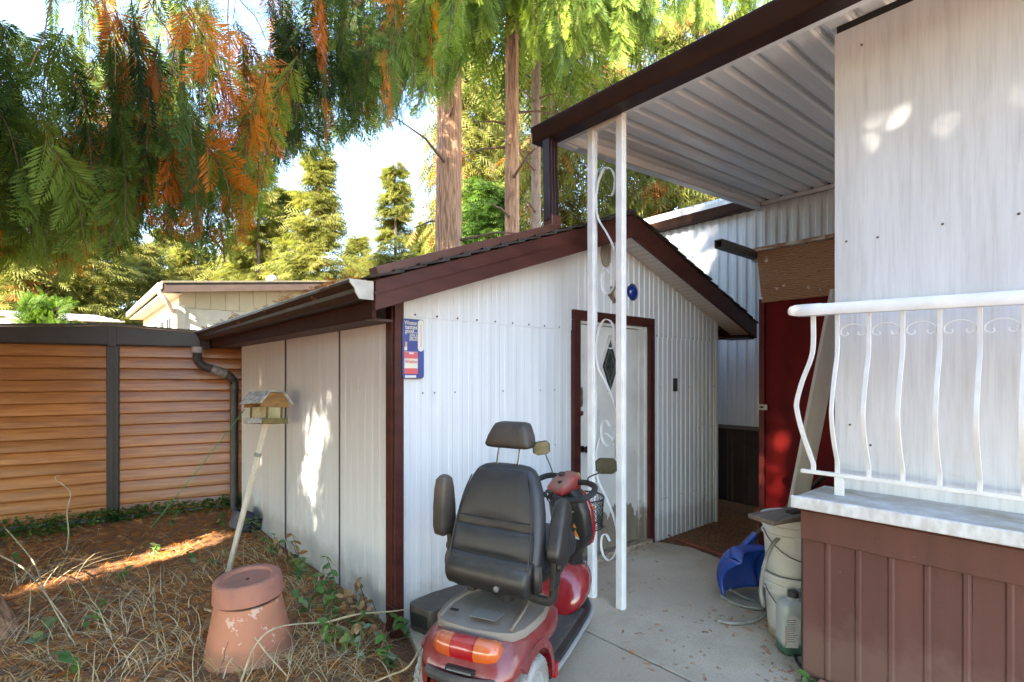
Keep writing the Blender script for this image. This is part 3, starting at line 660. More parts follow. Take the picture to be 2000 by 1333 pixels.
for k in range(24):
    y = by0 - k*.1275
    path = catmull([(RXL-o, y, .99 + (rz(y)-.03-.99)*h) for o, h in prof_b], 4)
    m = MB(); loops = [[p + Vector((sx_*.0075, sy_*.0075, 0)) for sx_, sy_ in ((-1,-1),(1,-1),(1,1),(-1,1))] for p in path]
    m.loft(loops); m.build('baluster', iron_white, rail)
    if k:
        yc = y + .06375; zc = rz(y)-.105; w = .054
        pts = [(-.25,-.5),(-.42,-.62),(-.62,-.55),(-.66,-.3),(-.5,-.22)]
        pts = [(-.45,-.12),(-.40,-.40),(-.62,-.55),(-.92,-.3),(-.86,.25),(-.45,.62),(0,.72),(.45,.62),(.86,.25),(.92,-.3),(.62,-.55),(.40,-.40),(.45,-.12)]
        m = MB(); m.tube(catmull([(RXL, yc+u*w, zc+v_*.042) for u, v_ in pts], 5), .003, 5); m.build('scroll', iron_white, rail)
path = catmull([(RXL, 1.0+o, .99 + (rz(1.0)-.03-.99)*h) for o, h in [(0, 1), (0, .82), (.012, .72), (.05, .58), (.075, .45), (.075, .38), (.05, .24), (.015, .1), (0, .04), (0, 0)]], 4)
m = MB(); m.loft([[p + Vector((sx_*.009, sy_*.009, 0)) for sx_, sy_ in ((-1,-1),(1,-1),(1,1),(-1,1))] for p in path]); m.build('end_baluster', iron_white, rail)

# ================================================================== RED PANEL, PLYWOOD, TUBE
RPX = 4.65; ry = wx(1484, 800, RPX).y
redm = M('oxblood_red_paint', (.17,.004,.004), (.10,.003,.003), rough=.6, spec=.2, ns=3, st=(2,2,.5), bump=.15, bs=30, bst=(3,3,.4))
rp = empty('red_gate_panel', (RPX, 1.5, 0), 'tall dark red board gate panel standing beside the porch', 'gate')
m = MB(); m.box(RPX, RPX+.03, .4, ry-.05, .02, 2.12); m.build('board', redm, rp, bevel=.003)
m = MB(); m.box(RPX-.02, RPX+.07, ry-.047, ry, -.02, 2.12); m.build('frame_post', M('red_post', (.12,.008,.008), rough=.6, ns=5), rp, bevel=.003)
hz_ = wx(1497, 796, RPX-.02).z
m = MB(); m.box(RPX-.03, RPX-.0205, ry-.075, ry+.012, hz_-.024, hz_+.024); h = m.build('hasp', M('galvanised', (.55,.53,.5), (.4,.37,.33), rough=.4, metal=.5, ns=30), rp, bevel=.002)
m = MB(); m.lathe([(.011, 0), (.011, .004), (.004, .005)], 10, Matrix.Translation((RPX-.03, ry-.03, hz_)) @ Matrix.Rotation(R(-90), 4, 'Y')); m.box(RPX-.033, RPX-.0305, ry-.05, ry-.01, hz_-.004, hz_+.004); m.build('keyhole', M('black_slot', (.01,.01,.01), rough=.7), h)
t = NT('raw_plywood'); b = t.n('ShaderNodeBsdfPrincipled'); wv = t.n('ShaderNodeTexWave', wave_type='RINGS', rings_direction='SPHERICAL'); wv.inputs['Scale'].default_value = 2.6; wv.inputs['Distortion'].default_value = 9; wv.inputs['Detail'].default_value = 3; wv.inputs['Detail Scale'].default_value = 1.4
mp = t.n('ShaderNodeMapping'); tc = t.n('ShaderNodeTexCoord'); mp.inputs['Scale'].default_value = (1, 3, 9); mp.inputs['Location'].default_value = (0, -.7, -20.5); t.link(tc.outputs['Object'], mp.inputs[0]); t.link(mp.outputs[0], wv.inputs['Vector'])
c = t.ramp(wv.outputs['Fac'], [(.1, (.40,.23,.12)), (.55, (.36,.195,.095)), (.95, (.25,.12,.055))])
c = t.mix(t.ramp(t.noise(t.coords((1,4,6)), 2.2, 5, .6), [(.66, 0), (.69, 1)]), c, (.7,.68,.64))
t.link(c, b.inputs['Base Color']); b.inputs['Roughness'].default_value = .7; t.link(b.outputs[0], t.out.inputs[0])
pl = empty('plywood_board', (RPX, 1.5, 2.1), 'bare knotty plywood board fixed across the top of the red gate', 'board')
z0p, z1p = wx(1490, 592, RPX-.03).z, wx(1490, 492, RPX-.03).z
m = MB(); m.prism([(.4, z0p), (ry-.04, z0p-.0), (ry+.005, z1p), (.4, z1p)], lambda u, v, w: (RPX-.033-w, u, v), .02); m.build('sheet', t.m, pl, bevel=.002)
m = MB(); m.bar((RPX-.045, .4, z1p+.016), (RPX-.045, ry+.01, z1p+.016), .1, .03); m.build('top_strip', M('chipped_strip', (.33,.18,.1), (.6,.56,.5), rough=.7, ns=9, st=(1,1,3), lo=.5, hi=.6), pl, bevel=.003)
tb0 = wy(1402, 482, ry-.12)
tube = empty('steel_tube', (4.4, ry, z1p), 'grey square steel tube sticking out above the red gate', 'tube')
zt = z1p - .02; yt = ry+.03
xt0 = wy(1403, 480, yt).x
m = MB(); a_, w_ = .033, .026
sec = [(-a_,-a_),(a_,-a_),(a_,a_),(-a_,a_)]; sin_ = [(-w_,-w_),(w_,-w_),(w_,w_),(-w_,w_)]
loops = [[Vector((x, yt+u, zt+v_)) for u, v_ in s_] for x, s_ in ((xt0+.25, sin_), (xt0, sin_), (xt0, sec), (RPX+.06, sec))]
m.loft(loops); m.build('tube_section', M('grey_steel', (.10,.10,.10), (.07,.065,.06), rough=.45, metal=.4, ns=14), tube)
m = MB(); m.box(RPX-.02, RPX+.04, yt-.034, yt+.034, zt-.05, zt-.0335); m.build('bracket', MATS['galvanised'], tube)

# ================================================================== CLUTTER BY THE PORCH END
bk = M('dirty_white_plastic', (.64,.63,.60), (.53,.51,.47), rough=.5, ns=6, st=(1,1,.6), spots=((.18,.13,.09), 20, .70), zdirt=((.25,.18,.12), .06, .7))
BX, BY = 3.115, 1.215
def bucket(x, y, z0, h, r0, r1, label, flip=False):
    e = empty('bucket', (x, y, z0), label, 'bucket', 'white plastic buckets stacked by the porch')
    prof = [(r0*.93, 0), (r0, .012), (r0+(r1-r0)*.72, h*.72), (r1+.006, h*.725), (r1+.006, h*.75), (r1-.002, h*.755), (r1+.0, h*.84), (r1+.008, h*.845), (r1+.008, h*.87), (r1, h*.875), (r1+.002, h*.94), (r1+.012, h*.945), (r1+.012, h*.99), (r1+.004, h), (r1-.008, h*.99), (r1-.012, h*.9), (r0-.006, .03), (.01, .02)]
    m = MB(); m.lathe(prof, 32, Matrix.Translation((x, y, z0)), True); m.build('tub', bk, e, smooth=True, angle=40)
    a = ld(-.6, -.75).normalized(); 
    m = MB(); pth = []
    for k in range(13):
        th = math.pi*k/12; pth.append(Vector((x, y, z0+h*.8)) + Vector((RT[0], RT[1], 0))*(r1+.012)*math.cos(th) + Vector((-FW[0], -FW[1], 0))*(r1+.02)*math.sin(th)*.95 + Vector((0, 0, -.14*math.sin(th))))
    m.tube(pth, .003, 6); m.build('handle', M('wire_handle', (.12,.10,.09), rough=.4, metal=.7), e)
    return e
bucket(BX, BY, .001, .36, .128, .15, 'dirty white plastic bucket standing on the concrete under another bucket')
bucket(BX-.005, BY+.01, .305, .37, .126, .146, 'dirty white plastic bucket nested in another bucket under a wooden board')
bd = empty('scrap_board', (BX, BY, .68), 'short weathered wooden board lying on top of the stacked buckets', 'board')
m = MB(); m.bar((BX-.30, BY+.05, .69), (BX+.22, BY-.14, .705), .17, .025); m.build('plank', M('weathered_grey_wood', (.20,.15,.12), (.12,.085,.065), rough=.85, ns=7, st=(1,8,8), bump=.4, bs=20), bd, bevel=.004)
m = MB(); m.bar((BX-.13, BY-.03, .712), (BX+.18, BY-.13, .726), .05, .02); m.build('batten', M('black_wood', (.035,.025,.02), rough=.8), bd, bevel=.003)
# jug
jx, jy = 2.93, 1.145
jug = empty('plastic_jug', (jx, jy, .0), 'grey white plastic jug with paper label and green liquid in front of the buckets', 'jug')
jr = R(-38)
def jl(u, v, z): return Vector((jx + u*math.cos(jr) - v*math.sin(jr), jy + u*math.sin(jr) + v*math.cos(jr), z))
m = MB(); loops = []
for z, w, d, o in ((.002, .13, .085, 0), (.012, .15, .1, 0), (.06, .155, .105, 0), (.2, .155, .105, 0), (.245, .15, .1, 0), (.262, .135, .085, 0), (.272, .10, .07, .0), (.278, .06, .05, .0), (.29, .056, .05, .0)):
    loops.append([jl(u+o, v_, z) for u, v_ in rrect(w, d, min(w, d)*.3, 4)])
m.loft(loops); jb = m.build('body', M('grey_jug_plastic', (.42,.44,.43), (.34,.36,.35), rough=.35, ns=5, zdirt=((.05,.12,.09), .07, 1)), jug, smooth=True, angle=50)
m = MB(); m.lathe([(.027, 0), (.027, .03), (.02, .034)], 14, Matrix.Translation(jl(0, 0, .289))); m.build('cap', M('dark_cap', (.05,.05,.05), rough=.5), jug, smooth=True)
m = MB(); m.prism([(-.07, .05), (-.005, .045), (.01, .19), (-.03, .215), (-.07, .215)], lambda u, v, w: jl(u, -.053-w, v), .0015)
lb = m.build('paper_label', M('label_paper', (.62,.62,.6), (.5,.5,.48), rough=.7, ns=20), jug)
m = MB()
for k in range(11): m.box(-.066, -.066+random.uniform(.035, .058), -.0558, -.0548, .188-k*.011, .192-k*.011)
m.v = [jl(p.x, p.y, p.z) for p in m.v]; m.build('label_print', M('grey_print', (.25,.26,.26), rough=.7), lb)
m = MB(); m.box(-.0715, -.064, -.0545, -.0535, .06, .16); m.v = [jl(p.x, p.y, p.z) for p in m.v]; m.build('label_stripe', M('orange_print', (.6,.12,.03), rough=.6), lb)
# snow shovel leaning beside the buckets
blu = M('blue_shovel_plastic', (.008,.07,.42), (.006,.05,.32), rough=.3, ns=7, dust=((.25,.24,.25), .3), coat=.2)
shv = empty('snow_shovel', (2.98, 1.62, 0), 'bright blue plastic snow shovel scoop resting on the concrete beside the buckets', 'shovel')
c0 = wz(1418, 1168, .012); cR = wz(1490, 1150, .012)
ax_u = (cR-c0); ax_u.z = 0; W = .33; ax_u = Vector((RT[0]*.93+FW[0]*.36, RT[1]*.93+FW[1]*.36, 0)).normalized(); ax_b = Vector((-ax_u.y, ax_u.x, 0))
m = MB(); nu, nv = 13, 12; grid = []
for j in range(nv+1):
    tt = j/nv
    for i in range(nu+1):
        s_ = i/nu*2-1
        zz = .008 + .30*tt; bb = .03 + .11*math.sin(tt*math.pi*.62) - .10*tt*tt*1.4
        cup = (1-abs(s_)**3)*.05
        corner = max(0, abs(s_)-.72)/.28
        rib = .006*(1 if i in (4, 6, 8) and j < nv-2 else 0)
        q = c0 + ax_u*(W/2 + s_*W/2*(1-.12*tt*tt)) + ax_b*(bb+cup-rib) + Vector((0, 0, zz - .05*corner*tt))
        grid.append(q)
fs_ = [(j*(nu+1)+i, j*(nu+1)+i+1, (j+1)*(nu+1)+i+1, (j+1)*(nu+1)+i) for j in range(nv) for i in range(nu)]
m.add(grid, fs_)
# top hood curling forward
top = grid[-(nu+1):]; hood = []
for s2, (f_, zz) in enumerate(((0, 0), (.03, .012), (.075, .012), (.11, -.005))): hood.append([p - ax_b*f_ + Vector((0, 0, zz)) for p in top])
vs_ = [p for l in hood for p in l]; m.add(vs_, [(j*(nu+1)+i, j*(nu+1)+i+1, (j+1)*(nu+1)+i+1, (j+1)*(nu+1)+i) for j in range(3) for i in range(nu)])
for side in (0, nu):
    colp = [grid[j*(nu+1)+side] for j in range(nv+1)]; a2 = [p - ax_b*(.02+.09*(j/nv)) + Vector((0, 0, .0)) for j, p in enumerate(colp)]
    m.add(colp + a2, [(j, j+1, nv+1+j+1, nv+1+j) for j in range(nv)])
o = m.build('scoop', blu, shv, smooth=True, angle=60); mo = o.modifiers.new('thick', 'SOLIDIFY'); mo.thickness = .006; mo.offset = 0
hp = (grid[-1-nu//2] + grid[-1-nu//2-1])/2
m = MB(); m.tube([hp + Vector((0, 0, -.05)) + ax_b*.02, hp + Vector((RT[0]*.12+FW[0]*.05, RT[1]*.12+FW[1]*.05, .06))], .024, 12); m.build('socket', blu, shv, smooth=True)
m = MB(); m.tube([hp + Vector((RT[0]*.06+FW[0]*.03, RT[1]*.06+FW[1]*.03, .02)), hp + Vector((RT[0]*.75+FW[0]*.3, RT[1]*.75+FW[1]*.3, .42))], .015, 10); m.build('handle', M('dark_handle', (.09,.06,.045), rough=.6), shv, smooth=True)
# grey hose
hz2 = .013
pts = [wz(1402, 1213, hz2), wz(1440, 1218, hz2), wz(1480, 1210, hz2), wz(1503, 1190, hz2+.03), wz(1498, 1188, hz2), wz(1470, 1188, hz2), wz(1432, 1178, hz2), wz(1408, 1162, hz2), wz(1420, 1150, hz2+.01), wz(1455, 1168, hz2), wz(1490, 1182, hz2)]
pts += [wd(1490, 1180, 2.88), wd(1486, 1150, 2.86), wd(1494, 1100, 2.84), wd(1512, 1060, 2.86), wd(1540, 1040, 2.9)]
m = MB(); m.tube(catmull(pts, 8), .0105, 10)
o = m.build('garden_hose', M('grey_hose_rubber', (.30,.30,.27), (.22,.21,.18), rough=.6, ns=20), None, smooth=True); tag(o, 'coiled grey garden hose on the concrete looping up over the buckets', 'hose')
# leaning planks behind the railing end
pk = empty('leaning_plank', (3.35, 1.2, 0), 'cream painted timber plank leaning behind the end of the railing', 'plank')
a_ = wd(1563, 960, 3.15); b_ = wd(1632, 610, 3.12); q0 = a_ + (a_-b_)*(a_.z/(b_.z-a_.z))*.985
m = MB(); m.bar(q0, b_ + (b_-a_)*.12, .10, .035, (FW[0], FW[1], 0)); m.build('timber', M('cream_timber', (.55,.50,.43), (.45,.40,.33), rough=.6, ns=5, st=(3,3,.5)), pk, bevel=.003)
# brick at the foot of the porch and a cable
bkp = wz(1600, 1322, .03)
o = MB(); o.box(PX-.115, PX-.02, .72, .92, .001, .06); o = o.build('paving_brick', M('pink_brick', (.38,.17,.13), (.28,.12,.09), rough=.9, ns=25, bump=.5, bs=60), None, bevel=.005); tag(o, 'pinkish brick lying against the foot of the brown skirting', 'brick')
o = MB(); o.tube(catmull([wz(1552, 1262, .01), wz(1556, 1290, .008), wz(1575, 1312, .008), wz(1600, 1333, .008), wz(1640, 1365, .008)], 6), .008, 8); o = o.build('black_cable', M('black_rubber', (.018,.016,.015), rough=.6), None, smooth=True); tag(o, 'black rubber cable along the foot of the porch skirting', 'cable')
# red extension cord
pts = [wz(1284, 1037, .06), wz(1292, 1036, .05), wz(1300, 1042, .012), wz(1318, 1052, .012), wz(1340, 1060, .012), wz(1372, 1070, .012), wz(1405, 1082, .012), wz(1440, 1092, .012), wz(1500, 1108, .012)]
m = MB(); m.tube(catmull(pts, 8), .006, 8); o = m.build('extension_cord', M('orange_red_cord', (.30,.05,.025), rough=.5), None, smooth=True); tag(o, 'dark red extension cord lying along the edge of the concrete', 'cord')

# ================================================================== WOOD GRAIN METAL GARDEN SHED (left)
GYAW = R(90) - YAW - R(60.9)     # its front runs towards a vanishing point further right
gp0 = wz(221, 1012, .0)
ga = math.atan2(FW[1], FW[0]) - R(61.2)    # direction of its front in world
gsh = empty('garden_shed', (gp0.x, gp0.y, 0), 'metal garden shed with orange brown wood grain boards and dark brown trim', 'garden shed', rotz=ga)
t = NT('woodgrain_enamel'); b = t.n('ShaderNodeBsdfPrincipled'); oi = t.n('ShaderNodeObjectInfo')
va = t.n('ShaderNodeVectorMath', operation='ADD'); t.link(t.coords((.9, 5, 16)), va.inputs[0]); cmb = t.n('ShaderNodeCombineXYZ'); t.link(t.math('MULTIPLY', oi.outputs['Random'], 30), cmb.inputs[0]); t.link(cmb.outputs[0], va.inputs[1])
g1 = t.noise(va.outputs[0], 3.2, 8, .62)
c = t.ramp(g1, [(.3, (.43,.17,.042)), (.48, (.34,.122,.028)), (.62, (.25,.082,.018)), (.75, (.15,.046,.011))])
hs = t.n('ShaderNodeHueSaturation'); t.link(t.math('ADD', t.math('MULTIPLY', oi.outputs['Random'], .3), .85), hs.inputs['Value']); t.link(c, hs.inputs['Color'])
t.link(hs.outputs[0], b.inputs['Base Color']); b.inputs['Roughness'].default_value = .33
t.link(b.outputs[0], t.out.inputs[0]); wgm = t.m
gtrim = M('bronze_trim', (.018,.012,.010), (.028,.019,.015), rough=.45, ns=5, st=(1,1,1), dust=((.10,.08,.065), .2))
NB = 15; GH = 1.74; bh = GH/NB
for x0, x1 in ((-3.4, -.055), (.055, 2.32)):
    for k in range(NB):
        z0 = .02 + k*bh
        pr = [(0, 0), (-.013, .001), (-.017, .008), (-.016, .03), (-.010, bh-.02), (-.004, bh-.006), (.004, bh-.001), (.01, bh-.001), (.01, 0)]
        m = MB(); dn = .010*math.sin(k*1.7+x0)*(1 if k < 6 else .2)
        xsg = [x0 + (x1-x0)*i/10 for i in range(11)]
        loops = [[Vector((x, v_[0] - dn*math.sin(math.pi*i/10) * (1 if x0 > 0 else .4), z0+v_[1])) for v_ in pr] for i, x in enumerate(xsg)]
        m.loft(loops); m.build('board', wgm, gsh, world=False, smooth=True, angle=30)
m = MB(); m.box(-3.4, 2.32, .012, .03, 0, GH+.05); m.build('wall_back', gtrim, gsh, world=False)
m = MB(); m.box(-.052, .052, -.034, .008, -.03, GH+.02); m.build('post', gtrim, gsh, world=False, bevel=.006)
m = MB(); m.box(-.012, .012, -.04, -.0345, -.03, GH+.02); m.build('post_rib', gtrim, gsh, world=False, bevel=.003)
zr0, zr1 = GH+.03, GH+.215
m = MB(); m.prism([(0, zr0), (2.45, zr0+.0), (2.45, zr0+.05), (0, zr1)], lambda u, v, w: (u+.03, -.05+w, v), .05); m.build('gable_trim', gtrim, gsh, world=False, bevel=.004)
m = MB(); m.prism([(0, zr0), (-3.5, zr0+.0), (-3.5, zr0-.05+.05), (0, zr1)], lambda u, v, w: (u-.03, -.05+w, v), .05); m.build('gable_trim', gtrim, gsh, world=False, bevel=.004)
m = MB(); m.box(-.036, .036, -.06, -.049, zr0-.02, zr1+.005); m.build('ridge_plate', gtrim, gsh, world=False, bevel=.003)
m = MB(); m.prism([(-3.55, zr0+.01), (0, zr1+.012), (2.5, zr0+.07), (2.5, zr0+.085), (0, zr1+.03), (-3.55, zr0+.03)], lambda u, v, w: (u, -.075+w, v), 2.6); m.build('roof', M('brown_metal_roof', (.035,.027,.024), (.06,.05,.045), rough=.5, ns=8), gsh, world=False)
m = MB(); m.box(-3.4, -3.38, .03, 2.4, 0, GH); m.box(2.3, 2.318, .031, 2.4, 0, GH); m.build('side_wall', wgm, gsh, world=False)
m = MB(); m.box(-3.4, 2.3, -.03, .0, -.06, .018); m.build('base_rail', M('pale_base_rail', (.28,.27,.26), rough=.5), gsh, world=False, bevel=.003)

# ================================================================== CREAM HOUSE BEYOND
CD = 12.5
crm = M('cream_siding', (.66,.57,.38), (.60,.51,.33), rough=.6, ns=3); crm2 = M('cream_wall_pale', (.68,.61,.46), rough=.6)
hp0 = wd(352, 640, CD)                        # near corner of gable and side wall
CX0, CY0 = hp0.x, hp0.y
ch = empty('cream_house', (CX0+3, CY0+4, 0), 'cream sided house with dark brown roof edge beyond the garden shed', 'house')
eaz = wd(352, 588, CD).z
sl_ = .06
top_r = lambda x: eaz + .22 + (x-CX0)*.12
zb0 = 0
# upper gable boards and lower siding
nb = 26
for k in range(nb):
    x0 = CX0 + k*.32; x1 = x0+.312
    m = MB(); m.prism([(x0, eaz-.15), (x1, eaz-.15), (x1, top_r(x1)), (x0, top_r(x0))], lambda u, v, w: (u, CY0-.02+w, v), .02); m.build('gable_board', crm, ch)
for k in range(11):
    z1_ = eaz-.16-k*.26; m = MB(); m.prism([(0, z1_-.262), (0, z1_), (.012, z1_), (.026, z1_-.262)], lambda u, v, w: (CX0+w, CY0-u, v), 8.3); m.build('lap_board', crm2, ch)
m = MB(); m.box(CX0, CX0+8.3, CY0+.02, CY0+7, -.1, eaz+.1); m.build('wall', crm2, ch)
# left side wall faces -X
m = MB(); m.box(CX0-.03, CX0-.001, CY0-.02, CY0+7, -.1, eaz+.1); m.build('side_wall', crm2, ch)
m = MB(); m.box(CX0-.06, CX0+.09, CY0-.06, CY0-.027, -.1, eaz-.1); m.build('corner_board', M('cream_trim', (.75,.68,.52), rough=.5), ch)
dkr = M('dark_brown_roof_trim', (.07,.045,.036), (.05,.032,.026), rough=.6, ns=6)
ohx = CX0-.40; ohy = CY0-.45
m = MB(); m.prism([(ohx, top_r(ohx)-.06), (CX0+8.5, top_r(CX0+8.5)-.06), (CX0+8.5, top_r(CX0+8.5)+.15), (ohx, top_r(ohx)+.15)], lambda u, v, w: (u, ohy+w, v), .04); m.build('rake_fascia', dkr, ch)
m = MB(); m.prism([(ohx, top_r(ohx)+.15), (CX0+8.5, top_r(CX0+8.5)+.15), (CX0+8.5, top_r(CX0+8.5)+.19), (ohx-.03, top_r(ohx)+.19)], lambda u, v, w: (u, ohy-.03+w, v), 8); m.build('roof', M('mossy_roof', (.16,.14,.08), (.10,.09,.07), rough=.9, ns=12), ch)
m = MB(); m.box(ohx, CX0-.03, ohy+.04, CY0+7, top_r(ohx)-.07, top_r(ohx)-.05); m.build('soffit', M('cream_soffit', (.68,.60,.46), rough=.6), ch)
m = MB(); m.box(ohx-.10, ohx-.003, ohy-.02, CY0+7, top_r(ohx)+.0, top_r(ohx)+.15); gt = m.build('gutter', M('cream_gutter', (.66,.58,.45), rough=.4), ch, bevel=.02)
zt_ = top_r(ohx)
m = MB(); m.tube(catmull([(ohx-.06, ohy+.05, zt_+.02), (ohx-.06, ohy+.05, zt_-.08), (ohx+.1, ohy+.12, zt_-.26), (CX0-.18, CY0-.12, zt_-.45), (CX0-.1, CY0-.1, zt_-.6), (CX0-.1, CY0-.1, .1)], 6), .05, 10); m.build('downpipe', MATS['cream_gutter'], ch, smooth=True)
gls = M('window_glass_dark', (.05,.06,.07), rough=.08)
for y in (CY0+.9, CY0+2.1, CY0+3.6):
    m = MB(); m.box(CX0-.055, CX0-.031, y, y+.8, 1.0, eaz-.25); wf = m.build('window', M('white_window', (.7,.68,.62), rough=.4), ch)
    m = MB(); m.box(CX0-.060, CX0-.0555, y+.06, y+.37, 1.06, eaz-.31); m.box(CX0-.060, CX0-.0555, y+.43, y+.74, 1.06, eaz-.31); m.build('pane', gls, wf)
m = MB(); vp = wd(532, 549, CD+2); m.lathe([(.1, 0), (.12, .15), (.16, .2), (.13, .3), (.02, .33)], 12, Matrix.Translation((vp.x, vp.y, top_r(vp.x)+.17))); m.build('roof_vent', M('grey_vent', (.4,.36,.3), rough=.6), ch, smooth=True)

# white scalloped shelter far left
wp = wd(20, 640, 11.5)
wsx = empty('white_shelter', (wp.x, wp.y, 0), 'white shelter roof with scalloped edge beyond the garden shed', 'shelter', rotz=-YAW)
wsm = M('white_shelter_paint', (.72,.72,.72), rough=.5)
zt0, zt1 = wd(20, 642, 11.5).z, wd(20, 612, 11.5).z
m = MB(); m.box(-1.6, .34, 0, 2.5, 0, zt1-.1); m.build('wall', wsm, wsx, world=False)
m = MB(); loops = []
for k in range(38):
    x = -1.7 + k*.06; z = zt1 + .02 - max(0, x+.2)*.22 + .018*math.sin(k*math.pi/1.5)
    loops.append([Vector((x, -.3, z-.035)), Vector((x, 2.7, z+.2)), Vector((x, 2.7, z+.23)), Vector((x, -.3, z))])
m.loft(loops); m.build('scalloped_roof', wsm, wsx, world=False)
m = MB(); m.box(-.35, .0, -.02, -.005, 1.0, zt1-.3); m.build('window', gls, wsx, world=False)
# ================================================================== MOBILITY SCOOTER
HEAD = R(24)
base_p = ld(-.115, 2.24)
fwd = ld(math.sin(HEAD), math.cos(HEAD)); sc_rot = math.atan2(fwd.y, fwd.x)
sct = empty('mobility_scooter', (base_p.x, base_p.y, 0), 'dusty red mobility scooter with black seat parked by the shed wall', 'mobility scooter', rotz=sc_rot)
def B(m, name, mat_, parent=None, **kw): return m.build(name, mat_, parent or sct, world=False, **kw)
redp = M('dusty_red_paint', (.24,.005,.010), (.17,.004,.008), rough=.25, coat=.5, ns=5, dust=((.26,.19,.16), .42))
redc = M('clean_red_paint', (.26,.004,.009), (.21,.003,.007), rough=.16, coat=.7, ns=4, dust=((.35,.25,.22), .22))
vinyl = M('black_vinyl', (.017,.019,.023), (.026,.028,.033), rough=.42, ns=6, bump=.10, bs=160, spots=((.28,.24,.19), 38, .735), dust=((.10,.095,.09), .3))
plas = M('black_plastic', (.014,.013,.013), (.02,.019,.018), rough=.38, ns=6, dust=((.14,.12,.10), .4))
cbl = M('black_cable_sheath', (.015,.015,.015), rough=.5)
dplas = M('dusty_black_plastic', (.028,.025,.022), (.07,.055,.045), rough=.5, ns=9, dust=((.22,.18,.14), .5))
dustd = M('dust_grey_deck', (.25,.205,.165), (.17,.14,.115), rough=.75, ns=6, lo=.4, hi=.7, spots=((.42,.37,.32), 30, .7), bump=.05)
chrome = M('chrome', (.75,.75,.76), rough=.12, metal=1)
rub = M('grey_tyre_rubber', (.36,.36,.35), (.25,.235,.21), rough=.8, ns=9, zdirt=((.16,.12,.085), .2, .6))
# rear shell: cross-sections lofted front to back with wheel-arch flares
def shell_sec(x, s, dz, top, flare=.262, low=.115):
    half = [(0, top+.012), (.10, top+.011), (.17, top+.004), (.215, top-.012), (flare-.006, top-.045), (flare, top-.085), (flare-.002, .31), (flare-.018, .292), (.235, .30), (.19, .305), (.168, .28), (.165, .22), (.16, low+.03), (.14, low), (0, low-.004)]
    s *= .9; pts = [(y*s, z+dz) for y, z in half] + [(-y*s, z+dz) for y, z in half[-2:0:-1]]
    return [Vector((x, y, z)) for y, z in pts]
m = MB(); m.loft([shell_sec(.30, .93, -.0, .425), shell_sec(.29, .97, 0, .430), shell_sec(.24, 1, 0, .432), shell_sec(.1, 1.0, 0, .427), shell_sec(-.04, 1.0, 0, .415), shell_sec(-.12, .95, -.003, .398), shell_sec(-.17, .87, -.008, .375), shell_sec(-.205, .77, -.012, .345), shell_sec(-.222, .67, -.016, .315), shell_sec(-.228, .60, -.02, .30)])
B(m, 'rear_shell', redp, smooth=True, angle=48)
# wheel-arch side skirts ahead of and behind the wheel
for s in (-1, 1):
    m = MB(); prev = None; loops = []
    for k in range(13):
        a = R(-5 + 132*k/12); x = .0 + .178*math.cos(a); z = .15 + .178*math.sin(a)
        xo, zo = .0 + .215*math.cos(a), .15 + .215*math.sin(a)
        loops.append([Vector((x, s*.195, z)), Vector((x, s*.241, z)), Vector((xo, s*.238, zo)), Vector((xo, s*.195, zo))])
    m.loft(loops); B(m, 'wheel_arch', redp, smooth=True, angle=50)
# deck cover
m = MB(); loops = []
def deck(sc_, dz): return [Vector((.055+u*sc_, v_*sc_*.86, .457+dz - (0 if u > -.02 else (abs(u+.02)/.2)**2*.045) - .018*(abs(v_)/.24)**3)) for u, v_ in
    ([(.235*math.cos(R(a))*(1 if abs(math.cos(R(a))) < .9 else .97), 0.0) for a in ()] +
     [(.23,-.14),(.225,-.19),(.19,-.232),(.08,-.255),(-.02,-.252),(-.10,-.235),(-.145,-.20),(-.165,-.14),(-.175,-.06),(-.178,0),(-.175,.06),(-.165,.14),(-.145,.20),(-.10,.235),(-.02,.252),(.08,.255),(.19,.232),(.225,.19),(.23,.14),(.232,.05),(.232,-.05)])]
m.loft([deck(1.02, -.03), deck(1.02, -.012), deck(.985, .0), deck(.5, .006)]); dk = B(m, 'deck_cover', dustd, smooth=True, angle=40)
for s in (-1, 1):
    m = MB(); m.tube(catmull([(.2, s*.12, .463), (.1, s*.15, .462), (0, s*.162, .457), (-.09, s*.162, .443)], 5), .007, 6); B(m, 'deck_ridge', dustd, dk, smooth=True)
m = MB(); m.box(-.08, .0, -.09, .03, .4585, .4605); B(m, 'deck_plate', M('dust_plate', (.23,.20,.17), rough=.7), dk)
m = MB(); m.box(-.06, -.045, .10, .135, .456, .4615); B(m, 'deck_slot', M('slot_black', (.01,.01,.01), rough=.8), dk)
# tail lamp bar: orange ends, red middle
def lamp_sec(y, s=1.0):
    return [Vector((-.188 + .030*abs(y/.17)**2 - .05*s*math.cos(a)*.9 + .02, y, .366 + .010*(1-abs(y/.17)) + .050*s*math.sin(a))) for a in [R(k*30) for k in range(12)]]
for nm, ys_, mt in (('tail_lamp', [-.05, -.025, 0, .025, .05], M('red_lens', (.42,.008,.012), rough=.15, coat=.6, ns=8, dust=((.35,.22,.2), .35))),
                    ('indicator_lens', [.052, .08, .115, .14, .15], M('orange_lens', (.62,.11,.015), (.5,.07,.01), rough=.15, coat=.6, ns=12, dust=((.4,.3,.22), .4))),
                    ('indicator_lens', [-.052, -.08, -.115, -.14, -.15], None)):
    m = MB(); m.loft([lamp_sec(y, 1 if abs(y) < .13 else (.86 if abs(y) < .145 else .45)) for y in ys_]); B(m, nm, mt or MATS['orange_lens'], smooth=True, angle=50)
m = MB(); m.box(-.236, -.2, -.07, .055, .306, .327); lp = B(m, 'plate_holder', M('black_plate2', (.02,.02,.02), rough=.4), bevel=.003)
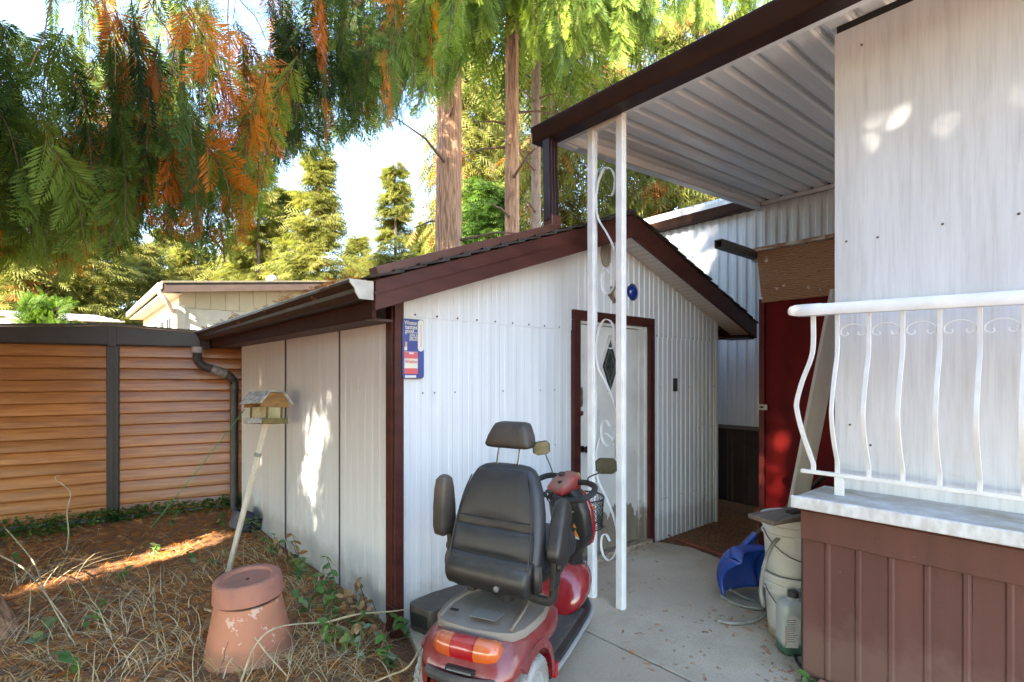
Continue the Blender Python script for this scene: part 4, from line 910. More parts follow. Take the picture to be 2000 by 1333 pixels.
m = MB(); m.box(-.239, -.2362, -.06, .045, .313, .320); B(m, 'plate_strip', M('scuffed_chrome', (.45,.45,.45), rough=.3, metal=.7), lp)
# grab bar
m = MB(); m.tube(catmull([(-.19, .14, .284), (-.228, .13, .287), (-.25, .06, .289), (-.254, 0, .289), (-.25, -.06, .289), (-.228, -.13, .287), (-.19, -.14, .284)], 4), .02, 10); B(m, 'grab_bar', dplas, smooth=True)
m = MB(); m.lathe([(.045, 0), (.047, .003), (.044, .005), (.01, .005)], 20, Matrix.Translation((-.2285, -.01, .236)) @ Matrix.Rotation(R(-90), 4, 'Y') @ Matrix.Scale(.55, 4, (1, 0, 0))); bdg = B(m, 'badge', M('badge_chrome', (.5,.45,.38), rough=.35, metal=.5), smooth=True)
m = MB(); m.lathe([(.039, 0), (.039, .0062), (.01, .0064)], 20, Matrix.Translation((-.2285, -.01, .236)) @ Matrix.Rotation(R(-90), 4, 'Y') @ Matrix.Scale(.52, 4, (1, 0, 0))); B(m, 'badge_field', M('badge_dark', (.06,.055,.045), (.2,.18,.14), rough=.5, ns=60), bdg, smooth=True)
# wheels
def wheel(x, y, r, w, s=1):
    T = Matrix.Translation((x, y, r)) @ Matrix.Rotation(R(-90*s), 4, 'X')
    m = MB(); prof = [(r*.6, -w*.36), (r*.7, -w*.46), (r*.86, -w*.5), (r*.95, -w*.42), (r, -w*.2), (r*1.005, 0), (r, w*.2), (r*.95, w*.42), (r*.86, w*.5), (r*.7, w*.46), (r*.6, w*.36)]
    m.lathe(prof, 40, T, False); ty = B(m, 'tyre', rub, smooth=True, angle=60)
    m = MB()
    for k in range(30):
        a = 2*math.pi*k/30
        for sd in (-1, 1):
            for (ww, rr_, off) in ((.22, 1.012, .0), (.42, .965, .5)):
                aa = a + off*2*math.pi/30
                c = Vector((r*rr_*math.cos(aa), r*rr_*math.sin(aa), sd*w*ww*.75))
                tv = Vector((-math.sin(aa), math.cos(aa), 0)); rv = Vector((math.cos(aa), math.sin(aa), 0))
                m.bar(T @ (c - tv*r*.06), T @ (c + tv*r*.06), w*.17, .010, (T.to_3x3() @ rv))
    tag(B(m, 'tread', rub, ty), kind='stuff')
    m = MB(); m.lathe([(.01, w*.2), (r*.2, w*.26), (r*.24, w*.18), (r*.5, w*.16), (r*.55, w*.34), (r*.62, w*.38), (r*.62, -w*.38), (.01, -w*.3)], 24, T); B(m, 'rim', M('grey_rim', (.42,.42,.42), rough=.5, dust=((.25,.2,.16), .4)), ty, smooth=True)
wheel(0, .228, .148, .088, 1); wheel(0, -.198, .148, .088, -1)
wheel(.98, 0, .13, .08, 1)
m = MB(); m.tube([(0, -.2, .148), (0, .2, .148)], .025, 10); B(m, 'axle', plas, smooth=True)
m = MB(); m.bar((.05, -.19, .19), (.24, -.2, .12), .02, .03); B(m, 'swing_arm', redc, bevel=.004)
# floor pan with ribbed mat
def pan(z, s): return [Vector((x, y*s*.82, z)) for x, y in [(.24,-.265),(.35,-.272),(.6,-.27),(.85,-.262),(.97,-.235),(1.05,-.19),(1.12,-.11),(1.14,0),(1.12,.11),(1.05,.19),(.97,.235),(.85,.262),(.6,.27),(.35,.272),(.24,.265)]]
m = MB(); m.loft([pan(.085, .96), pan(.095, 1.0), pan(.128, 1.0), pan(.138, .985)]); fp = B(m, 'floor_pan', plas, smooth=True, angle=40)
m = MB(); m.box(.30, .86, -.185, .185, .134, .1445); mt_ = B(m, 'floor_mat', M('ribbed_mat', (.045,.042,.04), (.075,.065,.055), rough=.7, ns=10, dust=((.24,.2,.16), .55)), fp)
m = MB()
for k in range(44): x = .305 + k*.0128; m.box(x, x+.006, -.178, .178, .1444, .149)
tag(B(m, 'mat_ribs', MATS['ribbed_mat'], mt_), kind='stuff')
m = MB(); m.tube(catmull([(x, y*.832, .112) for x, y in [(.26,-.267),(.45,-.272),(.7,-.27),(.88,-.26),(.99,-.23),(1.06,-.185)]], 5), .012, 8); B(m, 'bumper_trim', M('grey_bumper', (.38,.37,.36), rough=.5), fp, smooth=True)
m = MB(); m.box(.235, .27, -.236, -.216, .095, .16); B(m, 'side_reflector', M('red_reflector', (.5,.01,.015), rough=.2), fp, bevel=.004)
# front cowl (red) with recess
m = MB(); loops = []
for x, w, zt_, zb_ in ((.74, .14, .20, .14), (.755, .18, .27, .14), (.79, .20, .33, .138), (.85, .21, .385, .135), (.93, .205, .41, .13), (1.0, .19, .40, .125), (1.07, .16, .36, .12), (1.13, .12, .30, .12), (1.16, .06, .22, .13)):
    n = 20; loops.append([Vector((x, w*math.copysign(abs(math.cos(2*math.pi*k/n))**.75, math.cos(2*math.pi*k/n)), (zt_+zb_)/2 + (zt_-zb_)/2*math.copysign(abs(math.sin(2*math.pi*k/n))**.8, math.sin(2*math.pi*k/n)))) for k in range(n)])
m.loft(loops); B(m, 'front_cowl', redc, smooth=True, angle=60)
# seat post, base, cushion
m = MB(); m.tube([(.15, -.035, .43), (.14, -.03, .56)], .036, 12); B(m, 'seat_post', plas, smooth=True)
SR = Matrix.Translation((.15, -.025, 0)) @ Matrix.Rotation(R(-7), 4, 'Z')
def seatB(m, name, mat_, parent=None, **kw):
    m.v = [SR @ p for p in m.v]; return B(m, name, mat_, parent, **kw)
m = MB(); m.loft([[Vector((x, y, z)) for x, y in rrect(.40*s, .40*s, .07, 4, cx=.10)] for z, s in ((.555, .9), (.565, .98), (.60, 1.0), (.615, .98))]); sb = seatB(m, 'seat_base', plas, smooth=True, angle=50)
m = MB(); m.loft([[Vector((x, y, z + .02*((x-.1)/.25)**2)) for x, y in rrect(.46*s, .46*s, .10, 5, cx=.11)] for z, s in ((.612, .95), (.62, .99), (.66, 1.0), (.69, .98), (.705, .92), (.712, .6))]); seatB(m, 'seat_cushion', vinyl, smooth=True, angle=60)
# rolled housing under the backrest
m = MB()
loops = []
for y, s in ((-.205, .75), (-.19, 1), (-.1, 1.03), (0, 1.03), (.1, 1.03), (.19, 1), (.205, .75)):
    loops.append([Vector((-.135 + .052*s*math.cos(R(a)), y, .600 + .062*s*math.sin(R(a)))) for a in range(0, 360, 24)])
m.loft(loops); bh_ = seatB(m, 'backrest_housing', plas, smooth=True, angle=50)
m = MB(); m.lathe([(.012, 0), (.012, .01), (.006, .011)], 10, Matrix.Translation((-.185, -.075, .575)) @ Matrix.Rotation(R(-90), 4, 'Y')); seatB(m, 'bolt', M('grey_bolt', (.3,.29,.28), rough=.4, metal=.6), bh_, smooth=True)
for bx4 in ((-.13, -.09, .08, .12, .51, .555), (-.12, -.09, -.02, .02, .52, .56)): m = MB(); m.box(*bx4); seatB(m, 'seat_latch', plas, bh_, bevel=.006)
# backrest: lofted up its height, leaning back
LEAN = R(-15)
def brp(y, t_, h): return Vector((-.10 - h*math.sin(LEAN) - t_, y, .607 + h*math.cos(LEAN)))
WID = [(0, .212, .05), (.02, .223, .062), (.08, .228, .066), (.16, .224, .066), (.26, .212, .064), (.35, .190, .060), (.41, .163, .054), (.44, .142, .046), (.455, .115, .034), (.462, .08, .02)]
m = MB(); loops = []
for h, w, tk in WID:
    loops.append([brp(w*math.copysign(abs(math.cos(a))**.45, math.cos(a)), tk*(.75 if math.sin(a) > 0 else 1)*math.copysign(abs(math.sin(a))**.6, math.sin(a)) - .0, h) for a in [2*math.pi*k/28 for k in range(28)]])
m.loft(loops); bkr = seatB(m, 'backrest', vinyl, smooth=True, angle=60)
# sewn back panels, seams
def pnl(h0, h1, bulge, inset, name, mt):
    m = MB(); loops = []
    n = 8
    def wd_(h):
        for (a, wa, _), (b, wb2, _) in zip(WID, WID[1:]):
            if a <= h <= b: return wa + (wb2-wa)*(h-a)/(b-a)
        return WID[-1][1]
    rows = []
    for j in range(n+1):
        h = h0 + (h1-h0)*j/n; w = wd_(h)*inset; e = math.sin(math.pi*j/n)**.4 if 0 < j < n else 0
        rows.append([brp(w*(i/10*2-1), .048 + .012*e*bulge*(1-abs(i/10*2-1)**6) + .006, h) for i in range(11)])
    back = [[p + Vector((.03, 0, 0)) for p in r] for r in rows]
    N = 11; vs_ = [p for r in rows for p in r] + [p for r in back for p in r]; o = len(rows)*N; fs_ = []
    for j in range(n):
        for i in range(10): fs_.append((j*N+i, j*N+i+1, (j+1)*N+i+1, (j+1)*N+i))
    for i in range(10): fs_ += [(i, o+i, o+i+1, i+1), (n*N+i, n*N+i+1, o+n*N+i+1, o+n*N+i)]
    for j in range(n): fs_ += [(j*N, (j+1)*N, o+(j+1)*N, o+j*N), (j*N+10, o+j*N+10, o+(j+1)*N+10, (j+1)*N+10)]
    m.add(vs_, fs_); return seatB(m, name, mt, bkr, smooth=True, angle=55)
pnl(.235, .44, 1.0, .86, 'upper_panel', vinyl); pnl(.082, .195, 1.2, .9, 'back_pocket', vinyl); pnl(.0, .078, 1.4, .93, 'lower_panel', vinyl)
pnl(.198, .232, .3, .88, 'pocket_hem', M('worn_vinyl_hem', (.022,.020,.020), (.05,.043,.037), rough=.38, ns=14, bump=.5, bs=35, bst=(1,1,3)))
for s in (-1, 1):
    m = MB(); m.tube(catmull([brp(s*.195, .058, .01), brp(s*.198, .062, .1), brp(s*.19, .06, .22), brp(s*.174, .056, .33), brp(s*.15, .05, .41)], 4), .0035, 6); seatB(m, 'piping', vinyl, bkr, smooth=True)
    m = MB(); m.tube([brp(s*.055, 0, .44), brp(s*.055, 0, .58)], .0055, 8); seatB(m, 'headrest_rod', chrome, smooth=True)
    m = MB(); m.tube(catmull([brp(s*.2, -.03, -.04), brp(s*.222, .0, -.03), brp(s*.225, .02, .02), brp(s*.218, .02, .06)], 4), .022, 8); seatB(m, 'hinge_cover', plas, smooth=True)
# headrest
m = MB(); loops = []
for h, w, tk in ((.535, .095, .02), (.54, .112, .034), (.552, .120, .042), (.59, .108, .046), (.633, .088, .042), (.648, .08, .036), (.655, .06, .02)):
    loops.append([brp(w*math.copysign(abs(math.cos(a))**.3, math.cos(a)), tk*1.1*math.copysign(abs(math.sin(a))**.45, math.sin(a)), h) for a in [2*math.pi*k/24 for k in range(24)]])
m.loft(loops); seatB(m, 'headrest', M('dusty_vinyl', (.022,.020,.019), (.04,.034,.029), rough=.5, ns=10, bump=.1, bs=150, dust=((.17,.13,.10), .5)), smooth=True, angle=60)
# flipped-up armrests with brackets
for s, ang in ((1, 4), (-1, -14)):
    m = MB(); loops = []
    for h, w, d in ((.0, .018, .03), (.012, .03, .048), (.05, .034, .056), (.14, .034, .052), (.22, .032, .043), (.262, .028, .034), (.278, .016, .018)):
        loops.append([Vector((d*u, w*v_, h)) for u, v_ in rrect(2, 2, .45, 4)])
    m.loft(loops)
    Tm = Matrix.Translation((-.075 if s > 0 else -.055, s*.283, .72 if s > 0 else .675)) @ Matrix.Rotation(R(4 if s > 0 else -10), 4, 'X') @ Matrix.Rotation(R(-6 if s > 0 else 34), 4, 'Y')
    m.v = [Tm @ p for p in m.v]; ar = seatB(m, 'armrest', dplas if s > 0 else plas, smooth=True, angle=50)
    m = MB(); loops = [[Vector((p.x + u*.03, p.y + v_*.012, p.z)) for u, v_ in ((-1,-1),(1,-1),(1,1),(-1,1))] for p in (Vector((-.03, s*.272, .74)), Vector((-.03, s*.27, .66)), Vector((-.035, s*.262, .56)))]
    m.loft(loops); seatB(m, 'armrest_bracket', plas, ar, bevel=.004)
    m = MB(); m.tube(catmull([(-.035, s*.262, .575), (-.035, s*.258, .53), (-.04, s*.235, .505), (-.04, s*.15, .51), (-.03, s*.08, .55)], 4), .02, 8); seatB(m, 'support_tube', plas, ar, smooth=True)
    m = MB(); m.lathe([(.02, 0), (.02, .012), (.012, .016), (.003, .016)], 14, Matrix.Translation((-.03, s*.284, .655)) @ Matrix.Rotation(R(-90*s), 4, 'X')); seatB(m, 'pivot_knob', plas, ar, smooth=True)
# tiller, turned to the right
TT = Matrix.Translation((.93, -.10, .375)) @ Matrix.Rotation(R(-31), 4, 'Z') @ Matrix.Rotation(R(-9), 4, 'Y')
def tilB(m, name, mat_, parent=None, **kw):
    m.v = [TT @ p for p in m.v]; return B(m, name, mat_, parent, **kw)
m = MB(); loops = []
for z, w, d, xo in ((-.02, .05, .05, 0), (.05, .055, .05, 0), (.10, .09, .05, .0), (.13, .125, .045, .01), (.2, .152, .05, .02), (.32, .15, .055, .02), (.40, .12, .05, .02), (.44, .075, .04, .015)):
    loops.append([Vector((xo + d*v_, w*u, z)) for u, v_ in rrect(2, 2, .6, 4)])
m.loft(loops); sh_ = tilB(m, 'tiller_shroud', plas, smooth=True, angle=55)
m = MB(); loops = []
for z, w, d in ((.10, .085, .02), (.13, .122, .03), (.2, .150, .034), (.32, .149, .034), (.40, .12, .03), (.43, .08, .02)):
    loops.append([Vector((.055 + d*v_, w*u, z)) for u, v_ in rrect(2, 2, .7, 4)])
m.loft(loops); tilB(m, 'shroud_back', redc, sh_, smooth=True, angle=55)
orn = M('warning_orange', (.8,.25,.02), rough=.5)
for (y, z, s) in ((-.088, .25, .014), (-.092, .208, .023)):
    m = MB(); m.prism([(y-s, z-s*.8), (y+s, z-s*.8), (y, z+s*.9)], lambda u, v, w: (-.0315-w, u, v), .0015); tilB(m, 'warning_sticker', orn, sh_)
m = MB(); m.prism([(-.115, .175), (-.068, .175), (-.068, .188), (-.115, .188)], lambda u, v, w: (-.0315-w, u, v), .0015); tilB(m, 'warning_label', M('label_white', (.65,.65,.66), rough=.5), sh_)
m = MB(); m.tube([(-.03, -.09, .33), (-.05, -.09, .332), (-.058, -.05, .335)], .006, 8); tilB(m, 'tilt_lever', M('dusty_lever', (.16,.13,.11), rough=.6), smooth=True)
for k in range(3):
    m = MB(); m.tube(catmull([(-.02, .02+.02*k, .44), (-.06-.01*k, .03+.02*k, .40), (-.07, .02, .33), (-.045, .0+.02*k, .26), (-.03, .01, .18)], 5), .0035, 6); tilB(m, 'cable', cbl, smooth=True)
# control head and wraparound handlebar
m = MB(); loops = []
for x, w, z0_, z1_ in ((-.085, .035, .43, .452), (-.075, .06, .42, .47), (-.03, .072, .42, .50), (.03, .072, .425, .52), (.075, .062, .43, .52), (.10, .04, .44, .50)):
    loops.append([Vector((x, w*u, (z0_+z1_)/2 + (z1_-z0_)/2*v_)) for u, v_ in rrect(2, 2, .55, 4)])
m.loft(loops); chd = tilB(m, 'control_head', M('dusty_red_head', (.33,.02,.024), (.24,.02,.02), rough=.35, ns=14, dust=((.30,.24,.17), .7)), smooth=True, angle=50)
m = MB(); m.lathe([(.02, 0), (.02, .014), (.012, .018), (.003, .018)], 14, Matrix.Translation((.01, .02, .512))); m.lathe([(.012, 0), (.012, .012), (.004, .013)], 12, Matrix.Translation((-.04, -.02, .487))); tilB(m, 'speed_dial', plas, chd, smooth=True)
m = MB(); m.box(-.10, -.05, .0, .055, .395, .45); cb = tilB(m, 'key_box', plas, chd, bevel=.008)
m = MB(); m.lathe([(.007, 0), (.007, .006), (.003, .007)], 10, Matrix.Translation((-.10, .03, .43)) @ Matrix.Rotation(R(-90), 4, 'Y')); tilB(m, 'key_switch', M('pale_key', (.6,.58,.55), rough=.4), cb)
m = MB(); m.prism([(-.058, .495), (-.03, .49), (-.045, .518)], lambda u, v, w: (.074+w, u, v), .01); tilB(m, 'yellow_sticker', M('yellow_print', (.75,.6,.05), rough=.5), chd)
m = MB()
for s in (-1, 1):
    m = MB(); pts = [(.06, s*.06, .47), (.065, s*.13, .475), (.05, s*.20, .47), (.0, s*.235, .455), (-.06, s*.225, .44), (-.10, s*.165, .43), (-.115, s*.09, .425), (-.10, s*.03, .425)]
    m.tube(catmull(pts, 5), .0165, 10); tilB(m, 'handlebar', M('foam_grip', (.02,.019,.019), (.03,.028,.027), rough=.75, ns=20), smooth=True)
    # mirror on a bent stem
    sp_ = Vector((.05, s*.16, .485)); 
    e_ = Vector((.05, s*.20, .60)) if s > 0 else Vector((.05, s*.27, .565))
    m = MB(); m.tube(catmull([sp_, sp_ + Vector((0, 0, .03)), e_], 5), .004, 6); mr = tilB(m, 'mirror_stem', plas, smooth=True)
    cm = e_ + Vector((0, s*.035, .035))
    poly = [(-.055, -.028), (-.03, -.042), (.03, -.038), (.055, -.02), (.052, .03), (.03, .045), (-.04, .04), (-.058, .02)]
    ay = R(40) if s < 0 else R(75)
    def mf(u, v, w, k=1.0): 
        q = Matrix.Rotation(ay*(1), 3, 'Z') @ Vector((w, u*k, v*k)); return cm + q
    m = MB(); m.loft([[mf(u, v_, -.004) for u, v_ in poly], [mf(u, v_, .010) for u, v_ in poly], [mf(u, v_, .028, .7) for u, v_ in poly]]); ms = tilB(m, 'mirror_housing', plas, mr, smooth=True, angle=40)
    m = MB(); m.prism([(u*.9, v_*.9) for u, v_ in poly], lambda u, v, w: mf(u, v, -.0045-w), .001); tilB(m, 'mirror_glass', M('mirror_glass', (.20,.20,.15), (.10,.10,.055), rough=.25, metal=.7, ns=12), mr)
# wire basket on the far side of the tiller
bw = M('black_wire', (.025,.024,.024), rough=.45, metal=.4)
def bk_loop(z, s): return [Vector((.155 + .085*s*math.cos(2*math.pi*k/28)*(1), .12*s*math.sin(2*math.pi*k/28), z)) for k in range(28)]
m = MB(); m.tube(bk_loop(.345, 1.0), .005, 6, closed=True); bs_ = tilB(m, 'basket_rim', bw, smooth=True)
m = MB(); nl = 28; lv = [.165 + .18*j/12 for j in range(13)]
for j, z in enumerate(lv[:-1]):
    A = bk_loop(z, .72 + .28*j/12); C_ = bk_loop(lv[j+1], .72 + .28*(j+1)/12)
    for k in range(nl):
        a2 = A[k]; m.bar(a2, C_[(k + (1 if j % 2 else 0)) % nl], .0022, .0022); m.bar(a2, C_[(k - (0 if j % 2 else 1)) % nl], .0022, .0022)
m.tube(bk_loop(.165, .72), .004, 6, closed=True)
for k in range(9): y = -.08 + k*.02; m.bar((.095, y, .165), (.215, y, .165), .003, .003)
tag(tilB(m, 'basket_mesh', bw, bs_), kind='stuff')
m = MB(); m.lathe([(.022, 0), (.022, .01), (.004, .014)], 12, TT.inverted() @ Matrix.Translation((0, 0, 0)) if False else Matrix.Translation((.06, -.128, .33)) @ Matrix.Rotation(R(90), 4, 'X')); tilB(m, 'side_lamp', MATS['orange_lens'], sh_, smooth=True)

# ================================================================== BLACK CRATE, POTS, BIRD FEEDER, TUB
cr = empty('black_box', (1.72, 2.52, 0), 'low black plastic box with fallen needles between scooter and shed wall', 'box')
cp = wz(846, 1256, 0)
m = MB(); ca = R(12); Tc = Matrix.Translation((cp.x+.01, cp.y+.03, .0)) @ Matrix.Rotation(ca, 4, 'Z')
m.loft([[Tc @ Vector((x, y, z)) for x, y in rrect(.40*s, .2*s, .03, 3, cx=.20, cy=.10)] for z, s in ((.002, .93), (.02, .97), (.13, 1.0), (.15, .98))]); m.build('body', dplas, cr, smooth=True, angle=40)
m = MB(); m.box(-.004, .004, .04, .16, .04, .11); m.v = [Tc @ p for p in m.v]; m.build('handle_recess', MATS['slot_black'], cr, bevel=.003)

terra = M('terracotta', (.50,.205,.115), (.42,.165,.10), rough=.85, ns=4, lo=.3, hi=.7, bump=.15, bs=60, spots=((.60,.40,.30), 14, .61), zdirt=((.26,.13,.08), .1, .7))
tp = wz(482, 1278, .0); tp = Vector((tp.x+.02, tp.y+.02, -.02))
pot = empty('terracotta_pot', tp, 'large upturned cracked terracotta pot standing in dry weeds', 'pot')
Tp = Matrix.Translation(tp) @ Matrix.Rotation(R(3), 4, 'X') @ Matrix.Rotation(R(-2), 4, 'Y')
m = MB(); m.lathe([(.205, 0), (.216, .006), (.216, .02), (.160, .305), (.157, .315), (.14, .318), (.02, .318)], 48, Tp); m.build('body', terra, pot, smooth=True, angle=35)
m = MB(); cpath = []
for k in range(9):
    a = math.atan2(-FW[1], -FW[0]) - R(12) + R(random.uniform(-1.2, 1.2) + k*1.1); z = .045+k*.017; r = .216-(z-.02)*.197+.0005; cpath.append(Tp @ Vector((r*math.cos(a), r*math.sin(a), z)))
m.tube(cpath, .0013, 5); m.build('crack', M('crack_dark', (.08,.035,.025), rough=.9), pot)
pot2 = empty('terracotta_saucer', tp + Vector((0, 0, .32)), 'thick terracotta pot base with sunken top resting on the upturned pot', 'pot base')
Tp2 = Tp @ Matrix.Translation((.003, 0, .316)) @ Matrix.Rotation(R(-2.5), 4, 'Y') @ Matrix.Rotation(R(-2), 4, 'X')
m = MB(); m.lathe([(.168, .012), (.172, .016), (.162, .10), (.156, .110), (.150, .114), (.122, .114), (.116, .110), (.113, .098), (.01, .096)], 48, Tp2, False); o = m.build('rim', M('dusty_terracotta', (.46,.19,.115), (.36,.14,.095), rough=.9, ns=6, bump=.2, bs=60, dust=((.22,.13,.11), .6)), pot2, smooth=True, angle=35)
m = MB(); m.lathe([(.150, -.002), (.150, .016), (.02, .017)], 32, Tp2); m.build('gap_shade_disc', M('gap_shade_dark', (.035,.022,.016), rough=1), pot2)  # near-black disc paints the shade in the gap between the pots

# bird feeder on a leaning pole
fpos = wd(519, 795, 5.0)
fpos = wx(519, 800, SX0-.24)
pb_ = wz(446, 1044, 0); pb_ = wd(446, 1046, fpos.x*FW[0]+fpos.y*FW[1]-.12); pb_.z = max(pb_.z, -.02)
fd = empty('bird_feeder', (pb_.x, pb_.y, 0), 'small weathered wooden bird feeder on a leaning pale pole', 'bird feeder')
fz = wx(519, 828, SX0-.24).z
tt_ = Vector((fpos.x, fpos.y, fz))
m = MB(); m.bar(Vector((pb_.x, pb_.y, -.03)), tt_, .032, .032, (FW[0], FW[1], 0)); m.build('pole', M('pale_pole', (.58,.51,.40), (.48,.41,.31), rough=.6, ns=8, st=(3,3,.6)), fd, bevel=.003)
k_ = .78; mid = Vector((pb_.x, pb_.y, 0))*(1-k_) + tt_*k_
m = MB(); m.tube([mid - (tt_-pb_).normalized()*.015, mid + (tt_-pb_).normalized()*.015], .025, 10); m.build('clamp', M('grey_clamp', (.2,.2,.19), rough=.5), fd, smooth=True)
FR = Matrix.Translation(tt_) @ Matrix.Rotation(R(16), 4, 'Z') @ Matrix.Rotation(R(5), 4, 'Y') @ Matrix.Rotation(R(-4), 4, 'X')
def fB(m, name, mt, parent=None, **kw):
    m.v = [FR @ p for p in m.v]; return m.build(name, mt, parent or fd, **kw)
wdk = M('feeder_wood', (.36,.19,.06), (.22,.11,.035), rough=.75, ns=8, st=(1,1,3), bump=.3, bs=30)
wmo = M('mossy_wood', (.17,.13,.04), (.09,.08,.03), rough=.9, ns=18, bump=.4, bs=40)
shw = M('birch_white', (.46,.45,.42), (.22,.22,.19), rough=.8, ns=13, st=(1,3,3), lo=.42, hi=.62)
W2, D2 = .118, .105
m = MB(); m.box(-D2, D2, -W2, W2, 0, .018); fB(m, 'tray', wmo, bevel=.003)
for a in ((-D2-.012, -D2, -W2, W2), (D2, D2+.012, -W2, W2)): m = MB(); m.box(a[0], a[1], a[2], a[3], .0, .045); fB(m, 'tray_rim', shw, bevel=.002)
for a in ((-D2, D2, -W2-.012, -W2), (-D2, D2, W2, W2+.012)): m = MB(); m.box(*a, .0, .04); fB(m, 'tray_rim', wmo, bevel=.002)
m = MB(); m.box(-.055, .055, -.10, .10, .02, .13); fB(m, 'seed_box', M('hazy_plastic', (.50,.44,.28), (.33,.27,.13), rough=.3, ns=8), bevel=.004)
gprof = [(-.115, .125), (.115, .125), (.115, .165), (.055, .235), (-.055, .235), (-.115, .165)]
for y in (-W2, W2-.02): m = MB(); m.prism(gprof, lambda u, v, w, y=y: (u, y+w, v), .02); fB(m, 'gable_end', wdk, bevel=.002)
for y in (-W2+.004, W2-.016):
    for x in (-.065, .055): m = MB(); m.box(x, x+.012, y, y+.012, .018, .126); fB(m, 'corner_post', wmo)
for seg in (((-.135, .15), (-.058, .245)), ((-.058, .246), (.058, .246)), ((.058, .245), (.135, .15))):
    m = MB(); (x0, z0), (x1, z1) = seg
    m.bar((x0, 0, z0), (x1, 0, z1), (W2+.025)*2, .012, (0, 0, 1)); fB(m, 'roof_board', shw, bevel=.002)
# green string from the pole to a peg
q0 = wd(478, 800, 4.9); q1 = wz(296, 1030, .02)
m = MB(); m.tube(catmull([q0, q0*.5+q1*.5 + Vector((0, 0, -.01)), q1], 8), .0042, 5); o = m.build('green_string', M('green_cord', (.03,.28,.08), rough=.7), None); tag(o, 'thin green guy string stretched from the leaning pole to the ground', 'string')
# dark blue plastic tub by the pipe
tb = wz(492, 1035, 0)
tub = empty('plastic_tub', (tb.x, tb.y, -.02), 'small dark blue plastic tub on the ground by the downpipe', 'tub')
Tt = Matrix.Translation((tb.x-.05, tb.y+.1, -.02)) @ Matrix.Rotation(R(25), 4, 'Y')
m = MB(); m.lathe([(.13, 0), (.14, .01), (.16, .14), (.172, .145), (.172, .16), (.155, .162), (.145, .03), (.02, .025)], 24, Tt, False); m.build('shell', M('navy_plastic', (.012,.016,.035), (.02,.024,.04), rough=.45, ns=8, dust=((.2,.17,.14), .3)), tub, smooth=True)
m = MB(); m.tube([Tt @ Vector((.172*math.cos(a), .172*math.sin(a), .155)) for a in [2*math.pi*k/24 for k in range(24)]], .008, 6, closed=True); m.build('rim', MATS['navy_plastic'], tub, smooth=True)
# ================================================================== FOLIAGE TOOLS
def spray_proto(pairs, leaflets, side_len, ang, lw, lf, seedv):
    """flat cedar spray along +x, unit length, drooping tip; returns verts, tris"""
    r = random.Random(seedv); vs_ = []; fs_ = []
    def z(x, y): return -.30*x*x - .25*abs(y)
    def tri(a, b, c):
        o = len(vs_); vs_.extend([(p[0], p[1], z(*p)) for p in (a, b, c)]); fs_.append((o, o+1, o+2))
    tri((0, -.008), (0, .008), (1, 0))
    for i in range(pairs):
        t_ = .06 + .9*i/pairs
        for s in (-1, 1):
            t2 = t_ + (.45/pairs if s > 0 else 0); L = side_len*(1-t2)**.75*(.55+.45*min(1, t2*5))*r.uniform(.8, 1.15) + .04
            a = R(ang + r.uniform(-7, 7))*s; dx, dy = math.cos(a), math.sin(a); nx, ny = -dy, dx
            if leaflets < 0:
                tri((t2-lw, 0), (t2+lw, .0), (t2+dx*L, dy*L))
            elif leaflets == 0:
                w = lw; b0 = (t2, 0); mid = (t2+dx*L*.45, dy*L*.45)
                tri((t2-.01, 0), (mid[0]+nx*w, mid[1]+ny*w), (t2+dx*L, dy*L)); tri((t2-.01, 0), (t2+dx*L, dy*L), (mid[0]-nx*w, mid[1]-ny*w))
            else:
                tri((t2, -.004), (t2+.008, .004), (t2+dx*L, dy*L))
                for k in range(leaflets):
                    u = (k+.5)/leaflets; c = (t2+dx*L*u, dy*L*u); q = 1 if k % 2 else -1
                    la = a + q*R(26); l2 = lf*(1.1-.6*u)*r.uniform(.8, 1.2); ex, ey = math.cos(la), math.sin(la)
                    tri((c[0]-dx*lw, c[1]-dy*lw), (c[0]+dx*lw, c[1]+dy*lw), (c[0]+ex*l2, c[1]+ey*l2))
    return np.array(vs_), np.array(fs_)
HI = [spray_proto(8, 4, .46, 42, .036, .085, s) for s in (1, 2, 3)]
KITE = [spray_proto(11, 0, .44, 42, .024, 0, s) for s in (21, 22, 23)]
MID = [spray_proto(9, 3, .42, 48, .026, .14, s) for s in (4, 5)]
VLO = [spray_proto(5, -1, .45, 50, .05, 0, s) for s in (8, 9, 10)]
LO = [spray_proto(7, 0, .42, 52, .035, 0, s) for s in (6, 7)]
def unit(a): return a/np.maximum(np.linalg.norm(a, axis=1, keepdims=True), 1e-9)
def place(protos, pos, axis, nrm, size, tint, dead=None, seedv=0):
    """copies of the sprays, joined into one array"""
    pr = np.random.default_rng(seedv).integers(0, len(protos), len(pos)); V_, F_, T_, D_ = [], [], [], []; off = 0
    a = unit(axis); b = unit(np.cross(nrm, a)); n = np.cross(a, b)
    for k, (pv, pf) in enumerate(protos):
        ix = np.where(pr == k)[0]
        if not len(ix): continue
        M3 = np.stack([a[ix], b[ix], n[ix]], 2) * size[ix][:, None, None]
        w = np.einsum('nij,vj->nvi', M3, pv) + pos[ix][:, None, :]
        nv = len(pv); V_.append(w.reshape(-1, 3))
        F_.append((pf[None] + (np.arange(len(ix))*nv)[:, None, None]).reshape(-1, 3) + off); off += nv*len(ix)
        T_.append(np.repeat(tint[ix], nv)); D_.append(np.repeat(dead[ix] if dead is not None else np.zeros(len(ix)), nv))
    return np.concatenate(V_), np.concatenate(F_), np.concatenate(T_), np.concatenate(D_)
